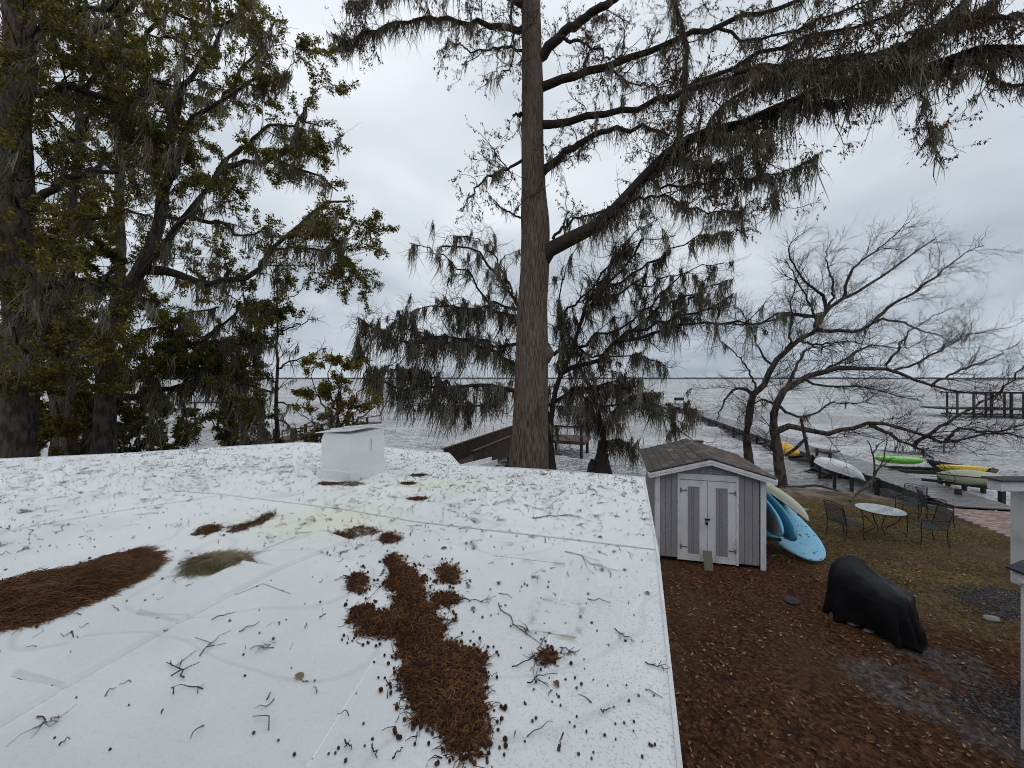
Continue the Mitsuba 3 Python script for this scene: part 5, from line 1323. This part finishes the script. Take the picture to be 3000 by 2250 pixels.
leafy('young_cypress', 'slender bare young cypress with fine side branches between the oaks and the vent chimney', ([(812, 1380), (812, 1250), (811, 1120), (812, 980), (811, 860), (811, 760)], 9, 1.2, 15.5),
      [([(812, 1180), (860, 1190), (930, 1200)], 3, 1, 15), ([(812, 1120), (760, 1100), (700, 1120)], 3, 1, 15), ([(812, 1080), (880, 1050), (960, 1020)], 3, 1, 15), ([(812, 1020), (760, 990), (710, 980)], 3, 1, 15), ([(811, 980), (870, 950), (930, 930)], 3, 1, 15), ([(811, 930), (770, 900), (730, 890)], 2, 1, 15), ([(811, 890), (850, 870), (890, 840)], 2, 1, 15), ([(812, 1230), (870, 1260), (920, 1290)], 3, 1, 15)],
      15.5, 58, OLIVE, 0, .07, 34, tier=((.5, 1.3), (.3, .7), (.15, .35)), dens=(4.5, 4.5, 4), mlen=(.2, .7))
leafy('shore_shrub', 'rounded shrub with olive and yellow leaves standing directly behind the vent chimney', ([(985, 1390), (985, 1290), (990, 1200), (1000, 1130)], 7, 2, 14),
      [([(986, 1270), (940, 1180), (915, 1110), (920, 1070)], 4, 1, 13.8), ([(986, 1260), (1040, 1170), (1070, 1110), (1080, 1075)], 4, 1, 13.7), ([(988, 1240), (1000, 1130), (1010, 1070)], 4, 1, 13.8), ([(986, 1300), (1050, 1230), (1090, 1190), (1110, 1150)], 4, 1, 13.5), ([(986, 1300), (920, 1250), (880, 1200)], 4, 1, 13.8), ([(990, 1200), (960, 1110), (975, 1060)], 4, 1, 13.8)],
      14.0, 59, GOLD + OLIVE, 14000, .085, 0, tier=((.5, 1.0), (.25, .6), (.12, .3)), dens=(4, 4, 3), cat_='shrub')
leafy('rusty_shrub', 'low rust brown shrub beside the vent chimney with bare stems', ([(965, 1390), (962, 1310), (968, 1250)], 8, 3, 13.2),
      [([(965, 1310), (930, 1250), (915, 1220)], 4, 1, 13), ([(965, 1300), (990, 1240), (1010, 1210)], 4, 1, 13), ([(962, 1330), (900, 1290), (850, 1250)], 4, 1, 13), ([(965, 1290), (975, 1230), (960, 1190)], 4, 1, 13)],
      13.2, 60, RUST, 2600, .09, 8, tier=((.4, .9), (.2, .5), (.12, .3)), dens=(5, 4, 3), mlen=(.2, .5), cat_='shrub')
# ------------------------------------------------------------------ litter on the roof
rng = np.random.default_rng(71)
NEEDLE = [(0.085, 0.036, 0.018), (0.060, 0.026, 0.014), (0.115, 0.055, 0.024), (0.045, 0.022, 0.014), (0.15, 0.080, 0.032)]
TWIGC = [(0.10, 0.07, 0.056), (0.075, 0.052, 0.045), (0.13, 0.075, 0.055), (0.06, 0.044, 0.04), (0.17, 0.13, 0.10)]


def lying(rng, xy, z, ln, r, k=5, curl=.35, lift=.01, yaw=None):
    """Short curved bits lying flat at xy (n, 2): polylines."""
    n = len(xy)
    a = rng.uniform(0, 2 * np.pi, n) if yaw is None else yaw
    bend = rng.normal(size=n) * curl
    P = np.empty((n, k, 3)); P[:, 0, :2] = xy; P[:, 0, 2] = z + r
    for s in range(1, k):
        P[:, s, 0] = P[:, s - 1, 0] + np.cos(a) * ln / (k - 1); P[:, s, 1] = P[:, s - 1, 1] + np.sin(a) * ln / (k - 1)
        P[:, s, 2] = z + r + np.abs(rng.normal(size=n)) * lift
        a = a + bend + rng.normal(size=n) * .12
    return P, np.repeat(np.broadcast_to(r, (n,))[:, None], k, 1) * np.linspace(1, .5, k)


ICO = trimesh.creation.icosahedron()


def balls(rng, pos, r):
    n = len(pos)
    V = ICO.vertices[None] * (r[:, None, None] * rng.uniform(.75, 1.15, (n, 1, 3))) + pos[:, None]
    f = (ICO.faces[None] + (np.arange(n) * len(ICO.vertices))[:, None, None]).reshape(-1, 3)
    return trimesh.Trimesh(V.reshape(-1, 3), f, process=False)


def pal(rng, p, n, per):
    return np.repeat(np.array(p)[rng.integers(0, len(p), n)] * rng.uniform(.7, 1.3, (n, 1)), per, 0)


def on_roof(rng, n, dens):
    """n points on the roof, thicker where dens(x, y) is."""
    out = []
    x0, y0, x1, y1 = roof_poly.bounds
    inner = roof_poly.buffer(-.03)
    while sum(map(len, out)) < n:
        q = rng.uniform([x0, 0.2], [x1, y1], (n * 4, 2))
        q = q[contains_xy(inner, q[:, 0], q[:, 1])]
        out.append(q[rng.uniform(size=len(q)) < dens(q[:, 0], q[:, 1])])
    return np.vstack(out)[:n]


def dens(x, y):
    b = meshkit.fbm(np.stack([x * .7, y * .7, 0 * x], -1), 3, 12)
    far = np.clip((y - 2.0) / 3.5, .11, 1)
    left = np.clip((x + 9.5) / 5.5, .12, 1)
    return np.clip(far * left * (.25 + 1.5 * (b - .25)), .03, 1)


q = on_roof(rng, 2900, dens); n = len(q)
P, R = lying(rng, q, ROOF, np.clip(rng.lognormal(-3.1, .55, n), .012, .16), rng.uniform(.0012, .0036, n), 5, .22)
q2 = on_roof(rng, 2600, dens)
r2 = rng.uniform(.003, .008, len(q2))
q3 = on_roof(rng, 260, dens); a3 = rng.uniform(0, 6.28, len(q3))
fr = []
for s in range(7):                                            # sprays: small forked sprigs
    fr.append(lying(rng, q3 + rng.normal(size=q3.shape) * .012, ROOF, rng.uniform(.03, .11, len(q3)), np.full(len(q3), .0016), 4, .25, .014, a3 + rng.normal(size=len(q3)) * .5))
t1 = tubes(P, R, 3); t2 = balls(rng, np.c_[q2, ROOF + r2 * .7], r2); t3 = [tubes(*x) for x in fr]
colr = np.vstack([pal(rng, TWIGC, n, 15), pal(rng, TWIGC, len(q2), 12)] + [pal(rng, TWIGC + NEEDLE[:1], len(q3), 12) for _ in fr])
stuff('roof_litter', cat([t1, t2] + t3), 'litter', 'scattered small dark twigs, sprigs and seeds all over the white roof', 'litter', color=colr)


def px_poly(c, x0, y0, s): return [(x0 + a * s, y0 + b * s) for a, b in c]


def pile(key, label, poly_px, n, nb, height, palette, ln=(.02, .06), rad_=.0022, cat_='needle pile', z=ROOF, yaw=None, core=True, grow=.012):
    rng = np.random.default_rng(abs(hash_(label)) % 10000)
    k_ = thing(key, label, cat_)
    pp = Polygon([on(u, v, z)[:2] for u, v in poly_px]).buffer(0).segmentize(.012)
    ex = np.array(pp.exterior.coords); sz = .03 * min(1, math.sqrt(pp.area) / .25)
    ex = ex + sz * 3 * np.stack([meshkit.fbm(np.c_[ex * 26, 0 * ex[:, :1] + q_], 3, 6) - .5 for q_ in (0, 40)], -1)
    pp = Polygon(ex).buffer(0)
    pp = pp.buffer(-grow * 1.1 if grow > .02 else -.006)
    if pp.geom_type != 'Polygon': pp = max(pp.geoms, key=lambda g_: g_.area)
    x0, y0, x1, y1 = pp.bounds
    area = pp.area
    if core:                                                   # matted heap under the loose needles
        from shapely import distance, points
        g = max(.02, math.sqrt(area) / 45)
        gx, gy = np.meshgrid(np.arange(x0 - g, x1 + 2 * g, g), np.arange(y0 - g, y1 + 2 * g, g))
        pts = points(gx.ravel(), gy.ravel()); ins = contains_xy(pp, gx.ravel(), gy.ravel())
        dd = distance(pp.boundary, pts) * np.where(ins, 1, -1)
        h = height * np.sqrt(np.clip(dd, 0, .16) / .16) * (.6 + .8 * meshkit.fbm(np.stack([gx.ravel() * 14, gy.ravel() * 14, 0 * gx.ravel()], -1), 3, 3)) - .012 * (dd < 0)
        V = np.stack([gx.ravel(), gy.ravel(), z - .002 + h], -1); nx = gx.shape[1]
        i, j = np.meshgrid(np.arange(nx - 1), np.arange(gx.shape[0] - 1)); a = (j * nx + i).ravel()
        f = np.vstack([np.stack([a, a + 1, a + nx + 1], 1), np.stack([a, a + nx + 1, a + nx], 1)])
        f = f[(dd[f] > -g * .2).any(1)]
        c = np.array(palette)[rng.integers(0, len(palette), len(V))] * rng.uniform(.35, .85, (len(V), 1))
        put(k_ + '__mat', (V, f), 'litter', color=c, kind='stuff')

    def inside(m, grow):
        g_ = pp.buffer(grow); o = []
        while sum(map(len, o)) < m:
            q = rng.uniform([x0 - grow, y0 - grow], [x1 + grow, y1 + grow], (m * 3, 2)); o.append(q[contains_xy(g_, q[:, 0], q[:, 1])])
        return np.vstack(o)[:m]
    from shapely import distance, points
    q = inside(n, grow)
    q[: n // 40] = inside(n // 40, .085); q[n // 40: n // 8] = inside(n // 8, .04)[: n // 8 - n // 40]
    if grow > .02: q[: n // 4] = inside(n // 4, grow * 2.2)
    dd = distance(pp.boundary, points(q)) * np.where(contains_xy(pp, q[:, 0], q[:, 1]), 1, -1)
    hz = height * np.sqrt(np.clip(dd, 0, .16) / .16) * rng.uniform(.4, 1.35, n)
    P, R = lying(rng, q, 0, rng.uniform(*ln, n), np.full(n, rad_), 3, .45, .008, None if yaw is None else yaw + rng.normal(size=n) * .5)
    P[..., 2] += (z + hz)[:, None]
    tone = np.repeat(.55 + 1.15 * meshkit.fbm(np.c_[q * 9, 0 * q[:, :1]], 3, 8), 9)[:, None]
    put(k_ + '__needles', tubes(P, R, 3), 'litter', color=1.05 * tone * pal(rng, palette, n, 9), kind='stuff')
    if nb:
        q = np.vstack([inside(nb - nb // 6, .03), inside(nb // 6, .10)]); dd = distance(pp.boundary, points(q)) * np.where(contains_xy(pp, q[:, 0], q[:, 1]), 1, -1)
        r = rng.uniform(.006, .010, nb)
        put(k_ + '__seeds', balls(rng, np.c_[q, z + r + height * np.sqrt(np.clip(dd, 0, .16) / .16) * .8], r), 'litter', color=pal(rng, [(.05, .024, .016), (.075, .032, .018), (.035, .02, .016)], nb, 12), kind='stuff')


def hash_(s):
    h = 7
    for c in s: h = (h * 131 + ord(c)) & 0xFFFFFF
    return h


S5 = .4823
MAIN = px_poly([(500, 370), (560, 420), (620, 470), (690, 520), (690, 600), (700, 680), (780, 700), (800, 800), (820, 900), (900, 920), (1000, 940), (1060, 1000), (1060, 1130), (1050, 1250), (1080, 1320), (1080, 1480), (1050, 1570), (1010, 1620), (930, 1570), (850, 1490), (840, 1420),
                (690, 1400), (640, 1290), (590, 1180), (600, 1060), (570, 960), (560, 850), (480, 860), (310, 850), (290, 770), (300, 690), (360, 700), (380, 730), (480, 720), (580, 710), (600, 690), (530, 670), (570, 600), (460, 555), (520, 520), (520, 440)], 900, 1450, S5)
pile('needle_pile', 'large branching red brown pile of needles and seeds in the middle foreground of the roof', MAIN, 7500, 1900, .022, NEEDLE + [(.17, .075, .03)])


def blob(cx_, cy_, rx, ry, seed):
    r = np.random.default_rng(seed); a = np.linspace(0, 2 * np.pi, 14, endpoint=False); k_ = r.uniform(.65, 1.25, 14)
    return [(900 + (cx_ + rx * np.cos(t) * m) * S5, 1450 + (cy_ + ry * np.sin(t) * m) * S5) for t, m in zip(a, k_)]


for i, (c, lab, n_, nb) in enumerate([((310, 535, 42, 62), 'small red brown clump left of the big pile\'s top', 420, 70), ((850, 490, 50, 55), 'small dense clump to the right of the big pile\'s top', 420, 90), ((830, 635, 70, 36), 'flat clump with a forked twig at the right side of the big pile', 420, 60),
                                      ((525, 392, 30, 30), 'smallest clump just above the head of the big pile', 160, 30), ((205, 250, 60, 24), 'thin brown clump farther up at the left, beside the yellow stain', 300, 30), ((505, 262, 60, 30), 'brown clump farther up, just above the small topmost clump', 360, 50),
                                      ((1465, 985, 45, 45), 'loose star shaped sprig clump to the right of the big pile', 140, 20), ((330, 228, 80, 30), 'very thin scatter of brown sprigs beside the stain', 260, 20)]):
    pile('needle_clump', lab, blob(*c, i + 3), n_, nb, .022, NEEDLE, core=i in (0, 1, 2))
LEFT = px_poly([(-260, 1080), (0, 1010), (150, 970), (330, 940), (480, 910), (620, 860), (860, 810), (960, 830), (975, 900), (960, 930), (850, 1000), (720, 1060), (600, 1120), (450, 1190), (250, 1270), (0, 1320), (-260, 1400)], 0, 1250, .4521)
pile('needle_pile', 'long smooth drift of brown pine straw at the left edge of the roof', LEFT, 8000, 200, .035, NEEDLE + [(.10, .055, .03), (.07, .04, .024)], (.05, .12), .0024, yaw=.35, grow=.03)
pile('needle_clump', 'thin reddish sprig drift left of centre, pointing to the vent chimney', px_poly([(1270, 700), (1300, 660), (1360, 645), (1430, 650), (1400, 680), (1330, 700)], 0, 1250, .4521), 420, 30, .02, NEEDLE, core=False)
pile('needle_clump', 'reddish branch spray left of centre, right one of the two', px_poly([(1490, 690), (1520, 650), (1640, 620), (1700, 590), (1780, 555), (1770, 590), (1690, 630), (1580, 670)], 0, 1250, .4521), 520, 40, .02, NEEDLE, core=False)
pile('moss_clump', 'fallen grey green tuft of moss with a stick, left of the big needle pile', px_poly([(1240, 890), (1300, 850), (1450, 835), (1540, 845), (1585, 880), (1540, 920), (1450, 940), (1260, 950)], 0, 1250, .4521), 2400, 0, .04,
     [(0.21, 0.19, 0.12), (0.15, 0.13, 0.085), (0.26, 0.235, 0.15), (0.12, 0.075, 0.045)], (.05, .13), .0022, 'moss', core=False, grow=.025)
for i, (u, v, r_) in enumerate([(1020, 1418, 40), (960, 1418, 28), (1225, 1393, 22), (1195, 1417, 18), (1225, 1462, 26)]):
    pile('needle_clump', ['drift of brown needles at the front foot of the vent chimney', 'thin needle drift at the left foot of the vent chimney', 'small brown smear of needles to the right of the vent chimney', 'small brown smear in front and right of the vent chimney', 'brown smear of needles on the yellow stain in front of the chimney'][i],
         [(u + r_ * math.cos(t) * (1 + .2 * math.sin(3 * t + i)), v + r_ * .14 * math.sin(t)) for t in np.linspace(0, 6.1, 12)], 260, 10, .012, NEEDLE, core=False)

# single twigs, leaves and seed balls one can pick out
rng = np.random.default_rng(77)
TW = [((1005, 1690), (1110, 1730), .5), ((1460, 1770), (1590, 1900), 0), ((1345, 1765), (1440, 1762), 1), ((1300, 1840), (1345, 1820), 1), ((1655, 1620), (1780, 1670), 1), ((1560, 1520), (1665, 1512), 2), ((540, 1990), (500, 1945), 1), ((500, 1985), (585, 1945), 0), ((585, 1925), (640, 1870), 1), ((1010, 2180), (1030, 2200), 1),
      ((1090, 2190), (1105, 2230), 0), ((1150, 2230), (1180, 2195), 0), ((1650, 2160), (1640, 2190), 0), ((1500, 1960), (1560, 1935), 0), ((1545, 2010), (1600, 1980), 1), ((1890, 1945), (1945, 1965), 1), ((1760, 2090), (1790, 2080), 0), ((1290, 1940), (1240, 1935), 1), ((1270, 1890), (1180, 1915), 0),
      ((700, 1855), (760, 1830), 0), ((620, 1400 + 420), (690, 1800), 0), ((870, 1645), (800, 1668), 0), ((740, 1640), (690, 1665), 0), ((430, 1830), (470, 1815), 0), ((565, 1640), (770, 1645), 2), ((1640, 1900), (1690, 1925), 1), ((1800, 1850), (1850, 1880), 1), ((1720, 1760), (1790, 1770), 0)]
for i, (a, b, br) in enumerate(TW):
    A_, B_ = on(*a, ROOF), on(*b, ROOF)
    k_ = thing('fallen_twig', 'thin dark twig lying on the white roof', 'twig', 'twigs on the roof')
    P = np.linspace(A_, B_, 7); L = np.linalg.norm(B_ - A_)
    sd = np.array([-(B_ - A_)[1], (B_ - A_)[0], 0]) / L
    P[1:-1] += sd * rng.normal(size=(5, 1)) * .05 * L; P[:, 2] = ROOF + .006 + rng.uniform(0, .012, 7)
    R = np.linspace(.003, .0015, 7) * (1.6 if br == 2 else 1)
    ms = [tubes(P[None], R[None], 5)]
    for s in range(int(br * 5)):
        q = P[rng.integers(2, 7)]; d = unit(B_ - A_) * rng.uniform(.3, 1) + sd * rng.normal() * .9; e = q + d * L * rng.uniform(.2, .5); e[2] = ROOF + rng.uniform(.003, .02)
        ms.append(tubes(np.linspace(q, e, 4)[None], np.full((1, 4), .0016), 3))
    scene[k_] = ply(cat(ms), 'twig_dark')
mat('dry_leaf', (0.20, 0.155, 0.09), 0.7, 0.2); mat('dry_leaf_dark', (0.12, 0.085, 0.05), 0.7, 0.2)
for i, (u, v) in enumerate([(1365, 1594), (1386, 1610), (1324, 1540), (1758, 1576), (1757, 1619), (1800, 1619), (1830, 1672), (1763, 1672), (1373, 1720), (1461, 1711), (1387, 1786), (1896, 1741), (1630, 2008), (1336, 1657), (876, 1985), (1301, 1608)]):
    p = on(u, v, ROOF); an = rng.uniform(0, 6.28); k_ = thing('fallen_leaf', 'small dry tan leaf lying flat on the roof', 'leaf', 'leaves on the roof')
    t = np.linspace(0, 2 * np.pi, 13)[:-1]; r = rng.uniform(.016, .024)
    ring = np.stack([r * np.cos(t), .62 * r * np.sin(t) * (1 - .25 * np.cos(t)), .004 + .010 * (np.abs(np.sin(t)))], -1)
    V = np.vstack([[[0, 0, .003]], ring]); f = np.array([[0, 1 + j, 1 + (j + 1) % 12] for j in range(12)])
    mm = np.eye(4); mm[:2, :2] = [[math.cos(an), -math.sin(an)], [math.sin(an), math.cos(an)]]; mm[:3, 3] = p
    m_ = trimesh.Trimesh(V, f); m_.apply_transform(mm); scene[k_] = ply(m_, 'dry_leaf' if i % 3 else 'dry_leaf_dark', smooth=True)
mat('seed_brown', (0.075, 0.045, 0.035), 0.8, 0.2)
main_poly = Polygon([on(u, v, ROOF)[:2] for u, v in MAIN]).buffer(.02)
c_ = 0
while c_ < 110:
    u, v = rng.uniform(700, 1960), 1640 + 600 * rng.uniform() ** .8
    p = on(u, v, ROOF)
    if not roof_poly.buffer(-.05).contains(Point(p[:2])) or main_poly.contains(Point(p[:2])) or rng.uniform() > (.35 + .65 * (u > 1250)): continue
    k_ = thing('seed_ball', 'tiny dark cypress seed lying on the white roof', 'seed', 'seeds on the roof')
    r = rng.uniform(.004, .0072)
    m_ = balls(rng, np.array([[p[0], p[1], ROOF + r * .8]]), np.array([r])); scene[k_] = ply(m_, 'seed_brown', smooth=True); c_ += 1

# ------------------------------------------------------------------ leaves, straw, grass and gravel on the yard
rng = np.random.default_rng(81)


def yard_pts(rng, n, fn, x=(0.6, 16), y=(2.5, 14)):
    o = []
    bad = roof_poly.buffer(-.2)
    while sum(map(len, o)) < n:
        q = rng.uniform([x[0], y[0]], [x[1], y[1]], (n * 2, 2))
        a, b = (q - SO[:2]) @ H, (q - SO[:2]) @ HV
        ok = ~contains_xy(bad, q[:, 0], q[:, 1]) & ~((a > .05) & (a < SW - .05) & (b > .15) & (b < SD))
        ok &= rng.uniform(size=len(q)) < fn(q[:, 0], q[:, 1])
        o.append(q[ok])
    return np.vstack(o)[:n]


def nz(x, y, s, seed): return meshkit.fbm(np.stack([x * s, y * s, 0 * x], -1), 3, seed)


def z_at(q): return ground_z(q[:, 0], q[:, 1])


def brown(x, y): return np.clip(1.15 - np.clip((x - 6.2) / 4.5, 0, 1), .2, 1) * np.clip((nz(x, y, 1.1, 2) - .25) * 2.4, .08, 1)


q = yard_pts(rng, 6500, brown)
p = np.c_[q, z_at(q) + .012 + rng.uniform(0, .02, len(q))]
n = len(p); d = unit(np.c_[rng.normal(size=(n, 2)), rng.normal(size=n) * .25]); s = unit(np.cross(d, np.array([0, 0, 1.0]) + rng.normal(size=(n, 3)) * .35)); L = rng.uniform(.035, .085, (n, 1))
V = np.stack([p, p + d * L * .5 + s * L * .22, p + d * L, p + d * L * .5 - s * L * .22], 1)
f = (np.array([[0, 1, 2], [0, 2, 3]])[None] + (np.arange(n) * 4)[:, None, None]).reshape(-1, 3)
cl = pal(rng, [(0.15, 0.070, 0.033), (0.105, 0.047, 0.023), (0.20, 0.115, 0.062), (0.075, 0.037, 0.02), (0.27, 0.18, 0.115)], n, 4)
stuff('leaf_litter', (V.reshape(-1, 3), f), 'litter', 'brown fallen leaves covering the ground in front of the shed', 'leaves', color=cl)
q = yard_pts(rng, 10000, lambda x, y: np.clip(brown(x, y) * (nz(x, y, 2.0, 7) > .42) + .1, 0, 1), (0.6, 9), (2.5, 10))
P, R = lying(rng, q, 0, rng.uniform(.04, .13, len(q)), np.full(len(q), .0022), 3, .35, .012); P[..., 2] += (z_at(q) + .008)[:, None]
stuff('pine_straw', tubes(P, R, 3), 'litter', 'red brown pine straw matted over the yard below the roof edge', 'straw', color=pal(rng, [(.10, .042, .02), (.07, .03, .016), (.13, .06, .028), (.05, .024, .014)], len(q), 9))
# winter grass
def green(x, y): return np.clip((x - 6.0) / 1.6 + 1.6 * (nz(x, y, .9, 4) - .5), 0, 1) * np.clip((y - 5.4) / 1.2, 0, 1) * np.clip((13.2 - y) / 1.5, 0, 1) * np.clip((nz(x, y, 1.8, 9) - .3) * 3, .1, 1)


q = yard_pts(rng, 42000, green, (4.5, 16), (4.5, 13.5)); n = len(q)
p = np.c_[q, z_at(q) - .004]; h = rng.uniform(.02, .055, n); a = rng.uniform(0, 6.28, n); w = rng.uniform(.003, .006, n)
lean = rng.normal(size=(n, 2)) * .03
sd = np.stack([np.cos(a), np.sin(a), 0 * a], -1) * w[:, None]
V = np.stack([p - sd, p + sd, p + np.c_[lean, h]], 1).reshape(-1, 3)
f = np.arange(3 * n).reshape(-1, 3)
stuff('grass', (V, f), 'litter', 'patchy olive winter grass on the lawn round the garden table', 'grass', color=pal(rng, [(.125, .096, .034), (.082, .070, .026), (.155, .108, .047), (.058, .053, .02)], n, 3))
# gravel: one heap by the side wing, one behind it
def gravel_w(x, y): return np.clip(1.4 - 1.2 * (((x - 6.45) / .85) ** 2 + ((y - 4.7) / .5) ** 2) + 1.2 * (nz(x, y, 2, 3) - .5), 0, 1) + np.clip(1.3 - (((x - 9.0) / .8) ** 2 + ((y - 7.0) / .6) ** 2) + (nz(x, y, 2, 3) - .5), 0, 1)


q = yard_pts(rng, 7000, gravel_w, (4.9, 10), (3.7, 8)); n = len(q)
OCT = trimesh.convex.convex_hull(np.vstack([np.eye(3), -np.eye(3)])); r = rng.uniform(.010, .024, n)
V = OCT.vertices[None] * r[:, None, None] * rng.uniform(.55, 1.25, (n, 6, 1)) * np.array([1, 1, .6]) + np.c_[q, z_at(q) + r * .35][:, None]
f = (OCT.faces[None] + (np.arange(n) * 6)[:, None, None]).reshape(-1, 3)
stuff('gravel', (V.reshape(-1, 3), f), 'litter', 'dark grey gravel patch in the lower right by the side wing', 'gravel', color=pal(rng, [(.045, .045, .049), (.03, .03, .034), (.07, .07, .074), (.10, .10, .104)], n, 6))
mat('stone_grey', (0.20, 0.195, 0.20), 0.7, 0.3)
for i, (u, v, s_, lab) in enumerate([(2455, 1792, .06, 'pale stone at the left foot of the covered grill'), (2500, 1828, .075, 'pale stone under the front of the covered grill'), (2545, 1850, .06, 'pale stone near the right foot of the covered grill'), (2905, 1815, .09, 'grey stone near the upper gravel by the side wing'), (2320, 1762, .11, 'flat dark stone on the leaves left of the covered grill')]):
    k_ = thing('yard_stone', lab, 'stone'); p = on(u, v, 0.0)
    m_ = trimesh.creation.icosphere(subdivisions=2); vq = m_.vertices * (1 + .5 * (meshkit.fbm(m_.vertices * 1.5 + i, 3, i)[:, None] - .5)) * [s_ * 1.3, s_, s_ * .45]
    scene[k_] = ply(trimesh.Trimesh(vq + p + [0, 0, .015], m_.faces), 'stone_grey' if i < 4 else 'joint_dark', smooth=True)
# wrack line: a drift log half buried in the beach sand
dl_ = thing('drift_log', 'long low reddish drift log on the sandy beach edge by the pier', 'log')
P = np.array([on(u, v, -.18) for u, v in [(2300, 1428), (2345, 1426), (2385, 1422), (2420, 1428), (2455, 1438), (2480, 1445)]])
scene[dl_] = ply(tubes(resample(P, 16)[None], np.linspace(.07, .03, 16)[None], 8), 'rail_brown', smooth=True)
